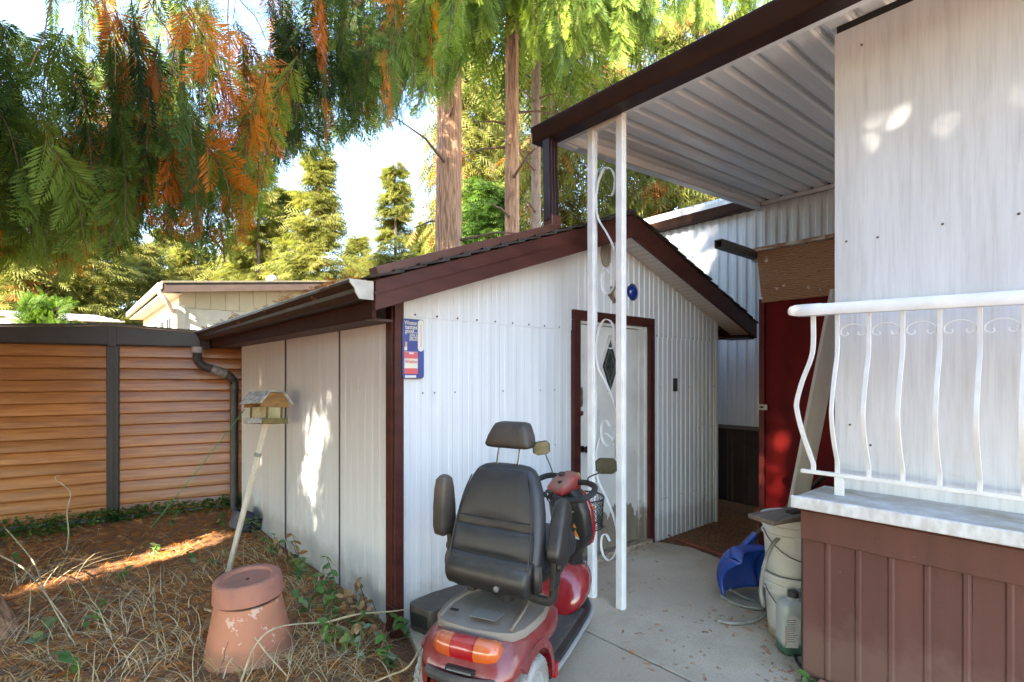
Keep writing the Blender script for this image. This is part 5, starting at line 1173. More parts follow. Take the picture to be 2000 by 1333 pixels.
# gaps in the canopy: straight lines from sunlit spots towards the sun that stay free of foliage
SD = np.array(SUN_DIR)
LIT = []
for px_, py_, r_ in ((600, 860, -.03), (602, 905, .0), (606, 945, -.03), (520, 700, -.06), (522, 870, -.03), (523, 915, -.03), (525, 960, -.06), (640, 790, -.08), (588, 800, -.08)): LIT.append((wx(px_, py_, SX0), r_))
for px_, py_, r_ in ((160, 1108, .02), (215, 1098, .08), (265, 1090, .08), (310, 1082, .02), (420, 1040, .0)): LIT.append((wz(px_, py_, 0), r_))
for px_, py_, r_ in ((1765, 190, -.12), (1742, 235, -.18), (1738, 268, -.16), (1828, 222, -.18)): LIT.append((wx(px_, py_, PWX), r_))
for px_, py_, r_ in ((1526, 862, -.06), (1508, 972, -.14)): LIT.append((wx(px_, py_, RPX), r_))
for px_, py_, r_ in ((1368, 493, -.06),): LIT.append((wx(px_, py_, HXW), r_))
KEEPR = np.random.default_rng(77)
def clear_of_gaps(P, extra):
    ok = np.ones(len(P), bool)
    for q, r_ in LIT:
        d = P - np.array(q); t_ = d @ SD; dist = np.linalg.norm(d - t_[:, None]*SD, axis=1)
        ok &= ~((t_ > .3) & (dist < r_ + extra) & (KEEPR.uniform(0, 1, len(P)) < .975))
    return ok
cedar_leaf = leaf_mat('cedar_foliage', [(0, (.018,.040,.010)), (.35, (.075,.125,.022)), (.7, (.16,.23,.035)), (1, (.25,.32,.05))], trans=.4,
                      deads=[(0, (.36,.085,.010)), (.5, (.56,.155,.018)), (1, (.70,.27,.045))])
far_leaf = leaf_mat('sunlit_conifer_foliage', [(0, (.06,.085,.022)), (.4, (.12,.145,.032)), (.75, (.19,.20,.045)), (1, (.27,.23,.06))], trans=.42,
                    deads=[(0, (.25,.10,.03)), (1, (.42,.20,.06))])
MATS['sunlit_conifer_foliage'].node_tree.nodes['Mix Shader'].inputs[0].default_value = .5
dark_leaf = leaf_mat('deep_green_foliage', [(0, (.025,.06,.012)), (.5, (.06,.125,.018)), (1, (.12,.20,.03))], trans=.4)
bark = M('reddish_bark', (.42,.235,.14), (.16,.08,.046), rough=.9, ns=5, st=(9,9,.7), lo=.38, hi=.62, bump=1.0, bs=14, bst=(4,4,.25))
bark2 = M('grey_bark', (.25,.18,.135), (.15,.105,.08), rough=.9, ns=9, st=(3,3,.8), bump=1.0, bs=22, bst=(2,2,.5))
twig_m = M('twig_bark', (.13,.075,.045), (.09,.05,.03), rough=.9, ns=20)
def trunk_mesh(m, base, h, r0, r1, lean=(0, 0), seedv=0, n=18, flare=1.25, ridges=.06):
    """tapered, ridged, slightly wandering trunk"""
    r = random.Random(seedv); loops = []; N = 26
    for i in range(N+1):
        t_ = i/N; z = h*t_; rad = r0 + (r1-r0)*t_ + r0*(flare-1)*math.exp(-z/.35)
        c = Vector((base[0] + lean[0]*t_ + .05*r0*math.sin(z*1.3+seedv), base[1] + lean[1]*t_ + .05*r0*math.cos(z*1.1), base[2]+z))
        loops.append([c + Vector((math.cos(a), math.sin(a), 0))*rad*(1 + ridges*mnoise.noise(Vector((math.cos(a)*3, math.sin(a)*3, z*.5+seedv))) + ridges*.6*math.sin(a*7+seedv) + ridges*.5*mnoise.noise(Vector((math.cos(a)*9, math.sin(a)*9, z*1.2+seedv*3)))) for a in [2*math.pi*k/n for k in range(n)]])
    m.loft(loops)
def twig_tubes(segs, r, n=4):
    m = MB()
    for p in segs: m.tube(p, r if not callable(r) else r(p), n, cap=False)
    return m
def foliage_obj(name, mat_, parent, arrs, loc): 
    V_, F_, T_, D_ = arrs
    o = np_mesh(name, V_, F_, mat_, parent, {'tint': T_, 'dead': D_}, loc=loc); o['kind'] = 'stuff'; return o

# ================================================================== OVERHANGING CEDAR (trunk just outside the left edge)
ct = ld(-3.2, 2.75)
ced = empty('western_cedar', (ct.x, ct.y, 0), 'large overhanging cedar with drooping green sprays and orange dead fronds', 'tree')
m = MB(); trunk_mesh(m, (ct.x, ct.y, -.15), 13, .30, .12, seedv=3, flare=1.75, n=24, ridges=.09); m.build('trunk', bark, ced, smooth=True, angle=60)
BND = [(-700, 560), (-200, 545), (0, 525), (60, 500), (130, 535), (200, 505), (250, 480), (300, 455), (350, 470), (400, 500), (440, 515), (475, 480), (500, 420), (520, 380), (545, 320), (580, 300), (620, 300), (650, 285), (690, 270), (720, 265), (760, 240), (800, 235), (830, 200), (870, 120), (900, 60), (960, 40)]
bx_, by_ = [p[0] for p in BND], [p[1] for p in BND]
def canopy():
    P, A, N_, S, T_, D_ = [], [], [], [], [], []; tw = []
    r = random.Random(21)
    n_ch = 0
    while n_ch < 540:
        px_ = r.uniform(-420, 900); lim = np.interp(px_, bx_, by_)
        d = r.uniform(3.9, 6.4) if px_ < 520 else r.uniform(4.6, 7.2)
        tip_y = lim - abs(r.gauss(0, 1))*210 - r.random()*40
        if r.random() < .38: tip_y = lim - r.random()*45
        if tip_y < -260: continue
        # thin window where the sky shows through
        if 470 < px_ < 620 and 60 < tip_y < 230 and r.random() < .75: continue
        if 560 < px_ < 760 and tip_y < 60 and r.random() < .4: continue
        tip = wd(px_, tip_y, d); L = r.uniform(.55, 1.15)*(.8 + d*.06)
        ang = r.uniform(0, 2*math.pi); out = Vector((math.cos(ang), math.sin(ang), 0))*r.uniform(.1, .5)
        root = tip - out*L*.8 + Vector((0, 0, L)); mid = (tip+root)/2 + Vector((0, 0, .14*L)) + out*.1
        path = catmull([root, mid, tip], 5); tw.append(path); n_ch += 1
        dz = mnoise.noise(Vector((px_*.006, tip_y*.008, d*.5))) ; deadp = .40 if dz > .12 else .12
        base_t = min(1, max(0, .38 + .85*mnoise.noise(Vector((px_*.004+9, tip_y*.004, d))) + (.25 if tip_y > lim-60 else 0)))
        chain_dead = r.random() < deadp
        for i, p in enumerate(path):
            tdir = (path[min(i+1, len(path)-1)] - path[max(i-1, 0)]).normalized()
            for s in (-1, 1):
                side = tdir.cross(Vector((math.cos(ang+1.2), math.sin(ang+1.2), .2))).normalized()*s
                ax = (tdir*r.uniform(.5, 1.0) + side*r.uniform(.35, .9) + Vector((0, 0, -.55*r.random()))).normalized()
                nn = (tdir.cross(side) + Vector((r.uniform(-.5, .5), r.uniform(-.5, .5), r.uniform(-.3, .3))))
                P.append(p); A.append(ax); N_.append(nn); S.append(r.uniform(.17, .34)*(1.15 if i < 6 else .9)); T_.append(min(1, max(0, base_t + r.uniform(-.18, .18)))); D_.append(1.0 if (chain_dead and r.random() < .6) else 0.0)
    a = [np.array([tuple(x) for x in q]) for q in (P, A, N_)]
    S, T_, D_ = np.array(S), np.array(T_), np.array(D_); ok = clear_of_gaps(a[0] + unit(a[1])*S[:, None]*.4, .10)
    # sprays may not hang below the drip line of the bough
    q = a[0] + a[1]*S[:, None]*.8; dd = q[:, 0]*FW[0]+q[:, 1]*FW[1]; la = q[:, 0]*RT[0]+q[:, 1]*RT[1]
    pxx = HX + FPX*la/dd; pyy = HY - FPX*(q[:, 2]-CH)/dd; ok &= pyy < np.interp(pxx, bx_, by_) + 12
    foliage_obj('crown', cedar_leaf, ced, place(KITE + HI[:2], a[0][ok], a[1][ok], a[2][ok], S[ok], T_[ok], D_[ok], 5), (ct.x, ct.y, 0))
    m = twig_tubes(tw, .0045); tag(m.build('twigs', twig_m, ced), kind='stuff')
    # limbs reaching out from the trunk
    for k in range(9):
        px_ = (-100, 120, 300, 470, 60, 240, 620, 400, 760)[k]; d = (4, 4.6, 5, 5.4, 5.6, 3.8, 6, 4.4, 6.5)[k]; e = wd(px_, -330 - 40*(k % 3), d)
        s_ = Vector((ct.x, ct.y, e.z + .8)); mid = s_*.5+e*.5 + Vector((0, 0, .5))
        pth = catmull([s_, mid, e, e + (e-mid)*.35 + Vector((0, 0, -.35))], 6); m = MB(); m.tube(pth, [.06*(1-i/len(pth))+.008 for i in range(len(pth))], 7); m.build('limb', twig_m, ced, smooth=True)
    # long bare hanging twigs seen against the foliage
    m = MB()
    for (x0, y0_, x1, y1_, d) in ((385, 10, 405, 150, 3.6), (445, 40, 440, 180, 3.6), (300, 20, 350, 130, 3.4), (360, 160, 420, 230, 3.5), (580, 20, 640, 130, 4.4), (95, 20, 60, 130, 3.4), (210, 40, 225, 160, 3.8), (468, 0, 520, 80, 4)):
        a_, b_ = wd(x0, y0_, d), wd(x1, y1_, d*1.02); m.tube(catmull([a_ + (a_-b_)*.5, a_, (a_+b_)/2 + Vector((.02, 0, .03)), b_], 5), .004, 5)
    tag(m.build('bare_twigs', M('pale_twig', (.28,.15,.09), rough=.8), ced), kind='stuff')
    # upper crown (mostly above the frame)
    n = 1100; g = np.random.default_rng(5); h = g.uniform(4.6, 13, n); rad = 2.9*(1-(h-4)/10.5)*np.sqrt(g.uniform(.05, 1, n)); th = g.uniform(0, 2*np.pi, n)
    pos = np.stack([ct.x + rad*np.cos(th), ct.y + rad*np.sin(th), h], 1); ax = np.stack([np.cos(th), np.sin(th), -.9+0*th], 1) + g.normal(0, .3, (n, 3)); nr = np.stack([np.cos(th)*.6, np.sin(th)*.6, 1+0*th], 1) + g.normal(0, .3, (n, 3))
    dd = pos[:, 0]*FW[0]+pos[:, 1]*FW[1]; la = pos[:, 0]*RT[0]+pos[:, 1]*RT[1]; py = HY - FPX*(pos[:, 2]-CH-.5)/np.maximum(dd, .1)
    ok = clear_of_gaps(pos + unit(ax)*.3, .3) & ((dd < .5) | (py < -40))
    foliage_obj('upper_crown', cedar_leaf, ced, place(VLO, pos[ok], ax[ok], nr[ok], g.uniform(.5, .8, ok.sum()), g.uniform(0, .8, ok.sum()), None, 6), (ct.x, ct.y, 0))
canopy()

# ================================================================== OTHER TREES
def conifer(name, label, base, H, R0, z0, leaf, n, protos, size, tint=(0, 1), droop=-.5, trunk_r=.18, barkm=bark, group=None, dead=0.0, seedv=1, shape=1.0, parts=True, cat='tree', gaps=False, lumps=.35, inner=.0, limbs=True, keep=None, dens=13, nout=.9):
    e = empty(name, (base[0], base[1], base[2]), label, cat, group); g = np.random.default_rng(seedv)
    m = MB(); trunk_mesh(m, (base[0], base[1], base[2]-.2), H*.985, trunk_r, trunk_r*.12+.01, seedv=seedv, n=14); m.build('trunk', barkm, e, smooth=True, angle=60)
    # branches first, then sprays along them
    nb = max(12, int(n/dens)); hb = z0 + (H-z0)*g.uniform(0, 1, nb)**.95; th = g.uniform(0, 2*np.pi, nb); ln = R0*np.clip((1-(hb-z0)/(H-z0)), .03, 1)**shape*(1-lumps+lumps*2*g.uniform(0, 1, nb)*.5) + .12
    per = max(2, n//nb); u = g.uniform(max(.12, inner), 1, (nb, per))**.8
    k = np.repeat(np.arange(nb), per); u = u.ravel(); dirx = np.stack([np.cos(th), np.sin(th)], 1)[k]
    pos = np.empty((len(k), 3)); pos[:, :2] = np.array([base[0], base[1]]) + dirx*(ln[k]*u)[:, None]; pos[:, 2] = base[2] + hb[k] + ln[k]*(droop*.55*u + .25*u*u*np.sign(droop)*-.3)
    spread = .13*ln[k]*u + .05; pos += g.normal(0, 1, pos.shape)*spread[:, None]*np.array([.8, .8, 1.0])
    sd = g.choice([-1, 1], len(k)); perp = np.stack([-dirx[:, 1], dirx[:, 0]], 1)
    ax = np.concatenate([dirx*.75 + perp*(sd*g.uniform(.2, 1, len(k)))[:, None], (droop + g.normal(0, .2, len(k)))[:, None]], 1)
    nr = np.concatenate([dirx*nout, np.full((len(k), 1), .8)], 1) + g.normal(0, .4, (len(k), 3))
    tv = np.clip(tint[0] + (tint[1]-tint[0])*(.5*g.uniform(0, 1, nb)[k] + .5*g.uniform(0, 1, len(k))), 0, 1)
    dv = (g.uniform(0, 1, nb)[k] < dead*1.0).astype(float)*(g.uniform(0, 1, len(k)) < .8)
    ok = clear_of_gaps(pos + unit(ax)*size*.42, size*.42) if gaps else np.ones(len(k), bool)
    if keep is not None: ok &= keep(pos)
    foliage_obj('crown', leaf, e, place(protos, pos[ok], ax[ok], nr[ok], g.uniform(.7, 1.25, ok.sum())*size, tv[ok], dv[ok], seedv), base)
    if limbs:
        segs = []
        for i in range(0, nb):
            a_ = Vector((base[0], base[1], base[2]+hb[i])); c_ = Vector((math.cos(th[i]), math.sin(th[i]), 0)); segs.append([a_, a_ + c_*ln[i]*.5 + Vector((0, 0, droop*.2*ln[i])), a_ + c_*ln[i]*.95 + Vector((0, 0, droop*.5*ln[i]))])
        tag(twig_tubes(segs, lambda p: [.022+.006*(p[2]-p[0]).length, .014, .005], 4).build('branches', twig_m, e), kind='stuff')
    return e
def at_px(px_, d, z=-.05): p = wd(px_, 735, d); return (p.x, p.y, z)

# tall trunks right behind the shed, with drooping boughs high up
HANG = [(840, 140), (870, 175), (900, 130), (930, 40), (960, 55), (1000, 50), (1040, 100), (1075, 150), (1110, 110), (1150, 95), (1200, 90), (1250, 85), (1300, 60), (1340, 65), (1400, 75), (1440, 60), (1500, 30)]
hx_, hy_ = [p[0] for p in HANG], [p[1] for p in HANG]
def hanging(e, base, pxr, dr, nch, leaf, seedv, size, tint, up=330):
    r = random.Random(seedv); P, A, N_, S, T_ = [], [], [], [], []; tw = []
    for _ in range(nch):
        px_ = r.uniform(*pxr); d = r.uniform(*dr); ty = np.interp(px_, hx_, hy_) - abs(r.gauss(0, 1))*90 + r.uniform(-25, 12)
        tip = wd(px_, ty, d); L = r.uniform(.7, 1.5); ang = r.uniform(0, 6.28); out = Vector((math.cos(ang), math.sin(ang), 0))
        root = tip + Vector((0, 0, L)) - out*L*.25; path = catmull([root, (root+tip)/2 + out*.08, tip], 6); tw.append(path)
        bt = r.uniform(*tint)
        for i, p in enumerate(path):
            for s in (-1, 1):
                side = Vector((math.cos(ang+1.5), math.sin(ang+1.5), 0))*s
                P.append(p); A.append(Vector((0, 0, -1)) + side*r.uniform(.2, .6) + out*r.uniform(-.2, .4)); N_.append(out + Vector((r.uniform(-.6, .6), r.uniform(-.6, .6), .2))); S.append(size*r.uniform(.7, 1.2)); T_.append(min(1, max(0, bt+r.uniform(-.15, .15))))
    a = [np.array([tuple(x) for x in q]) for q in (P, A, N_)]; ok = clear_of_gaps(a[0], .05)
    foliage_obj('hanging_boughs', leaf, e, place(KITE + MID[:1], a[0][ok], a[1][ok], a[2][ok], (np.array(S)*1.15)[ok], np.array(T_)[ok], None, seedv), base)
    tag(twig_tubes(tw, .005).build('hanging_twigs', twig_m, e), kind='stuff')
def above_frame(pos):     # these crowns begin high over the roofs
    return pos[:, 2] > 7.5
trs = []
for k, (px_, d, wpx, lab, bm_, sv) in enumerate(((877, 8.8, 52, 'thick straight reddish brown conifer trunk behind the shed with high crown', bark, 31),
                                             (1000, 9.6, 29, 'slimmer red barked conifer trunk standing beside the thick one', bark, 32),
                                             (1047, 10.6, 20, 'thin grey brown conifer trunk behind the shed downspout', bark2, 33))):
    b_ = at_px(px_, d); rr_ = wpx/FPX*d/2
    e = empty('tall_conifer', b_, lab, 'tree', 'tall conifers behind the shed'); trs.append((e, b_))
    m = MB(); trunk_mesh(m, (b_[0], b_[1], -.3), 15, rr_*1.12, rr_*.62, lean=(0, 0), seedv=sv, n=48, flare=1.4, ridges=.05 if k < 2 else .03); m.build('trunk', bm_, e, smooth=True, angle=70)
    g = np.random.default_rng(sv)
    segs = []
    for i in range(7):
        z = g.uniform(3.6, 8); a = g.uniform(0, 6.28); a_ = Vector((b_[0], b_[1], z)); c_ = Vector((math.cos(a), math.sin(a), .12)); L = g.uniform(.5, 1.8); segs.append([a_, a_ + c_*L*.5, a_ + c_*L + Vector((0, 0, -.12*L))])
    tag(twig_tubes(segs, lambda p: [.03, .018, .006], 5).build('bare_branches', twig_m, e), kind='stuff')
    n = 1500; h = g.uniform(8, 16, n); rad = 2.4*np.sqrt(g.uniform(.03, 1, n))*(1-(h-8)/12); th = g.uniform(0, 6.28, n)
    pos = np.stack([b_[0]+rad*np.cos(th), b_[1]+rad*np.sin(th), h], 1); ax = np.stack([np.cos(th), np.sin(th), -.7+0*th], 1) + g.normal(0, .3, (n, 3)); nr = np.stack([0*th, 0*th, 1+0*th], 1) + g.normal(0, .4, (n, 3))
    foliage_obj('crown', cedar_leaf, e, place(VLO, pos, ax, nr, g.uniform(.5, .9, n), g.uniform(.2, 1, n), None, sv), b_)
hanging(trs[0][0], trs[0][1], (830, 960), (6.6, 8.4), 36, cedar_leaf, 41, .30, (.3, .9))
hanging(trs[1][0], trs[1][1], (940, 1190), (7.2, 9.2), 58, cedar_leaf, 42, .32, (.2, .95))
hanging(trs[2][0], trs[2][1], (1150, 1500), (7.5, 9.8), 66, cedar_leaf, 43, .32, (.25, .95))
# bushy dark green cedar behind the trunks
conifer('bushy_cedar', 'dense bright green young cedar behind the shed roof', at_px(950, 11.5), 5.7, 1.25, .4, dark_leaf, 3000, LO, .42, (.1, 1), -.15, .07, seedv=51, shape=.55, group=None)
# sunlit conifers filling the gap behind the trunks
for k, (px_, d, H, R0, lab, t0, dd_, sv) in enumerate(((905, 19, 15, 2.3, 'tall yellow green sunlit conifer behind the thick trunk', (.4, 1), .10, 61), (1080, 16, 15, 2.6, 'broad golden sunlit cedar behind the thin trunk', (.35, 1), .14, 62),
        (1200, 20, 17, 3.0, 'sunlit conifer rising over the carport gutter', (.3, 1), .10, 63), (1330, 15, 12, 2.6, 'loose sunlit cedar with rusty tips over the mobile home roof', (.2, .9), .2, 64), (1440, 18, 14, 2.8, 'green conifer beyond the mobile home roof', (.25, .9), .1, 65), (985, 24, 16, 2.7, 'far sunlit conifer between the two red trunks', (.5, 1), .06, 66))):
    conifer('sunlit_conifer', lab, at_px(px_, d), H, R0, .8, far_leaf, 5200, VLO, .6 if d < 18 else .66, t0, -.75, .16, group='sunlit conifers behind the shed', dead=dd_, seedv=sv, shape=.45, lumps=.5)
# firs against the sky in the middle, distant band on the left
for px_, d, H, R0, lab, sv in ((622, 21, 10.4, 2.7, 'tall fir with ragged upswept branches beyond the cream house', 71), (772, 26, 12.0, 3.1, 'distant pale green fir against the sky left of the thick trunk', 72), (835, 29, 9.8, 3.0, 'lower distant fir beside the thick trunk', 73), (560, 24, 10, 3.0, 'yellow green fir half hidden behind the hanging cedar sprays', 74), (700, 31, 9.6, 3.2, 'small far fir between the two taller firs', 75), (505, 22, 10.5, 2.6, 'golden fir seen through the lower cedar sprays', 76)):
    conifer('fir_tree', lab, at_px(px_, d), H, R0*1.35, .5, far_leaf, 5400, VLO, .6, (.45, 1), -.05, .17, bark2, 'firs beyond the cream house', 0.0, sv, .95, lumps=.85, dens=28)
for px_, d, H, R0, lab, sv in ((40, 20, 5.6, 2.2, 'sunlit bushy tree behind the white shelter', 81), (170, 22, 6.6, 2.6, 'rounded yellow green tree behind the garden shed ridge', 82), (270, 25, 6.4, 2.5, 'yellow green tree beside the cream house eave', 83), (380, 27, 6.6, 2.6, 'sunlit tree behind the cream house roof', 84), (480, 26, 6.9, 2.6, 'bushy sunlit tree behind the middle of the cream roof', 85), (-60, 24, 7, 2.6, 'bushy tree at the far end of the garden shed', 86), (110, 30, 8, 2.8, 'taller far tree showing over the garden shed', 87), (330, 33, 8.6, 3.0, 'taller far tree showing over the cream house gutter', 88)):
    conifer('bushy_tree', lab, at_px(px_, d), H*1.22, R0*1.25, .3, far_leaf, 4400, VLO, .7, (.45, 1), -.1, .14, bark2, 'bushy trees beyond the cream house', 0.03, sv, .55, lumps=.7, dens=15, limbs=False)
# arborvitae spires over the garden shed
for px_, d, H, lab, sv in ((66, 9.6, 2.72, 'slim bright green arborvitae spire left of its taller twin', 91), (84, 9.8, 2.78, 'bright green arborvitae spire in the middle of a clump of three', 92), (108, 9.7, 2.74, 'bright green arborvitae spire nearest the cream house', 93)):
    conifer('arborvitae', lab, at_px(px_, d), H, .34, .1, dark_leaf, 900, LO, .2, (.5, 1), .9, .03, twig_m, 'arborvitae behind the garden shed', 0, sv, .55, cat='shrub')
# leafy shrub tips by the cream house wall
conifer('lime_shrub', 'lime green leafy shrub showing between garden shed and gutter', at_px(462, 8.6), 2.42, .55, .6, leaf_mat('lime_leaves', [(0, (.14,.22,.02)), (1, (.24,.32,.03))], trans=.5), 500, LO, .16, (.2, 1), .5, .02, twig_m, None, 0, 95, .4, cat='shrub')
# cedars towards the sun, outside the frame on the left: they keep the yard in shade
for k, (x, y, H, R0, lab) in enumerate(((-4.6, .6, 9.6, 2.3, 'tall cedar on the sunny side of the yard opposite the porch'), (-4.8, 3.2, 7.2, 2.3, 'tall cedar on the sunny side of the yard opposite the scooter'), (-4.4, 5.8, 6.6, 2.2, 'tall cedar on the sunny side of the yard opposite the shed wall'),
        (-4.7, 8.2, 6.4, 2.2, 'tall cedar on the sunny side of the yard opposite the garden shed'), (-5.0, -2.3, 11, 2.4, 'tall cedar on the sunny side of the yard nearest the added bounce slab'))):
    conifer('shade_cedar', lab, (x, y, -.05), H, R0, 2.3, cedar_leaf, 6200, VLO, .84, (.1, .8), -.35, .2, group='cedars on the sunny side of the yard', seedv=101+k, shape=.25, gaps=True, lumps=.3, keep=lambda P: P[:, 2] > 1.9, limbs=False)

# ================================================================== GROUND COVER
def on_soil(x, y):
    if x > 1.42 and y > 2.66 and y < 6.1 and x < 5.1: return False       # shed footprint
    if x > 1.33 and y <= 2.7 and x < 4.1: return False                      # concrete
    return True
gxy = np.array([gp0.x, gp0.y]); gdir = np.array([math.cos(ga), math.sin(ga)]); gn = np.array([-gdir[1], gdir[0]])
def front_of_gshed(x, y): return ((x-gxy[0])*gn[0] + (y-gxy[1])*gn[1]) < -.04
def soil_pts(n, seedv, f=None, lo=(-1.2, .6), hi=(2.0, 7.2)):
    r = random.Random(seedv); out = []
    while len(out) < n:
        x, y = r.uniform(lo[0], hi[0]), r.uniform(lo[1], hi[1])
        if not on_soil(x, y) or not front_of_gshed(x, y): continue
        if f and not f(x, y, r): continue
        out.append((x, y, gz(x, y)))
    return out
litter_m = leaf_mat('fallen_fronds', [(0, (.18,.08,.03)), (.35, (.42,.15,.035)), (.6, (.60,.22,.04)), (.8, (.55,.32,.14)), (1, (.66,.47,.26))], trans=.15)
def litter():
    pts = soil_pts(10500, 1); g = np.random.default_rng(3); pos = np.array(pts); pos[:, 2] += g.uniform(.002, .02, len(pos))
    th = g.uniform(0, 6.28, len(pos)); ax = np.stack([np.cos(th), np.sin(th), g.normal(0, .2, len(pos))], 1); nr = np.stack([0*th, 0*th, 1+0*th], 1) + g.normal(0, .3, (len(pos), 3))
    tone = np.array([.5+.5*mnoise.noise(Vector((p[0]*1.5, p[1]*1.5, 2))) for p in pts]); tn = np.clip(.75*g.uniform(0, 1, len(pos))+.35*tone-.05, 0, 1)
    V_, F_, T_, D_ = place(VLO, pos, ax, nr, g.uniform(.035, .13, len(pos)), tn, None, 3)
    o = np_mesh('fallen_fronds', V_, F_, litter_m, None, {'tint': T_}); tag(o, 'orange and brown fallen cedar fronds covering the soil', 'leaf litter', kind='stuff')
    # a few on slab, passage and gutter
    r = random.Random(9); P = []
    for _ in range(1500):
        x, y = r.uniform(4.05, 5.9), r.uniform(1.2, 4.5)
        if 4.0 < x < 5.1 and y > 2.65: continue
        P.append((x, y, gz(x, y)+.006))
    for _ in range(230):
        pp = r.choice([(r.uniform(1380, 1500), r.uniform(1190, 1240)), (r.uniform(1480, 1570), r.uniform(1240, 1333)), (1125+r.random()*150+r.gauss(0, 6), 0), (r.uniform(1130, 1300), r.uniform(1070, 1160)), (r.uniform(1200, 1400), r.uniform(1180, 1330))])
        if pp[1] == 0: pp = (pp[0], 1118-(pp[0]-1115)*.36+abs(r.gauss(0, 10)))
        q = wz(*pp, .004); P.append((q.x, q.y, .004))
    pos = np.array(P); n = len(pos); th = g.uniform(0, 6.28, n)
    V_, F_, T_, D_ = place(LO, pos, np.stack([np.cos(th), np.sin(th), 0*th], 1), np.stack([0*th, 0*th, 1+0*th], 1) + g.normal(0, .2, (n, 3)), g.uniform(.03, .085, n), g.uniform(0, .7, n), None, 8)
    o = np_mesh('slab_litter', V_, F_, litter_m, None, {'tint': T_}); tag(o, 'scattered brown needles on the concrete and in the passage', 'leaf litter', kind='stuff')
litter()
def gutter_debris():
    g = np.random.default_rng(8); n = 900; y = YF+.06 + (YB-YF-.1)*g.uniform(0, 1, n)**1.3; h = .03 + .05*np.clip(1-(y-YF)/2.6, 0, 1)*(.6+.4*np.sin(y*9))
    pos = np.stack([EXL-.02+g.uniform(-.08, .10, n), y, GZ+.085+h*g.uniform(0, 1, n)+ .35*np.maximum(0, 0*y)], 1); th = g.uniform(0, 6.28, n)
    V_, F_, T_, D_ = place(LO, pos, np.stack([np.cos(th), np.sin(th), g.normal(0, .4, n)], 1), g.normal(0, 1, (n, 3)), g.uniform(.03, .08, n), g.uniform(0, .55, n), None, 8)
    o = np_mesh('gutter_debris', V_, F_, litter_m, None, {'tint': T_}); tag(o, 'brown needle debris heaped in the shed gutter', 'debris', kind='stuff')
gutter_debris()
# dry grass: arched, tapering blades in tufts
grass_m = leaf_mat('dry_grass', [(0, (.42,.29,.15)), (.5, (.64,.51,.30)), (.85, (.74,.64,.43)), (1, (.42,.44,.14))], trans=.25)
def dry_grass():
    r = random.Random(4); Vv, Ff, Tt_ = [], [], []
    def blade(p, ang, L, lift, w, tint, curl=1.0, bend=.0):
        o = len(Vv); n = 6; d = Vector((math.cos(ang), math.sin(ang), 0)); s = Vector((-d.y, d.x, 0))
        for i in range(n+1):
            t_ = i/n; a2 = bend*t_; dd = d*math.cos(a2) + s*math.sin(a2)
            q = p + dd*L*t_*(.45+.55*t_) + Vector((0, 0, lift*L*(math.sin(t_*math.pi*.75*curl)) )); q.z = max(q.z, gz(q.x, q.y)+.006)
            ww = w*(1-t_*.85); Vv.extend([tuple(q - s*ww), tuple(q + s*ww)]); Tt_.extend([tint, tint])
        for i in range(n): b = o+2*i; Ff.append((b, b+1, b+3, b+2))
    tufts = [(wz(x, y, 0), k, L) for x, y, k, L in [(545, 1010, 70, .5), (560, 1060, 60, .45), (520, 1090, 60, .5), (380, 1120, 60, .42), (330, 1150, 55, .45), (250, 1190, 50, .45), (150, 1160, 60, .5), (60, 1130, 60, .6), (30, 1250, 70, .5), (120, 1290, 70, .42), (250, 1320, 70, .4), (360, 1280, 60, .4), (560, 1300, 60, .4), (640, 1290, 55, .42), (700, 1320, 60, .4), (760, 1290, 40, .38), (600, 1160, 55, .4), (650, 1190, 50, .4), (600, 1230, 40, .35), (480, 1330, 70, .36), (30, 1330, 60, .4), (200, 1240, 45, .4), (780, 1333, 40, .35), (420, 1110, 40, .42), (480, 1080, 50, .45), (620, 1110, 40, .35), (320, 1220, 40, .35)]]
    for c, k, L in tufts:
        main = r.uniform(0, 6.28)
        for _ in range(int(k*.85)):
            p = c + Vector((r.gauss(0, .13), r.gauss(0, .13), 0))
            if not on_soil(p.x, p.y) or not front_of_gshed(p.x, p.y): continue
            p.z = gz(p.x, p.y); blade(p, main + r.gauss(0, 1.0), L*r.uniform(.5, 1.15), r.uniform(.06, .42), r.uniform(.0009, .0030), r.random()**1.0*.93 if r.random() < .93 else 1.0, r.uniform(.8, 1.3), r.gauss(0, .7))
    for x, y, z in soil_pts(700, 12): blade(Vector((x, y, z)), r.uniform(0, 6.28), r.uniform(.1, .35), r.uniform(.0, .2), r.uniform(.001, .003), r.random()*.9, 1.2, r.gauss(0, .5))
    o = np_mesh('dry_grass', np.array(Vv), np.array(Ff), grass_m, None, {'tint': np.array(Tt_)}); tag(o, 'tangled straw coloured dry grass over the needle litter', 'grass', kind='stuff')
dry_grass()
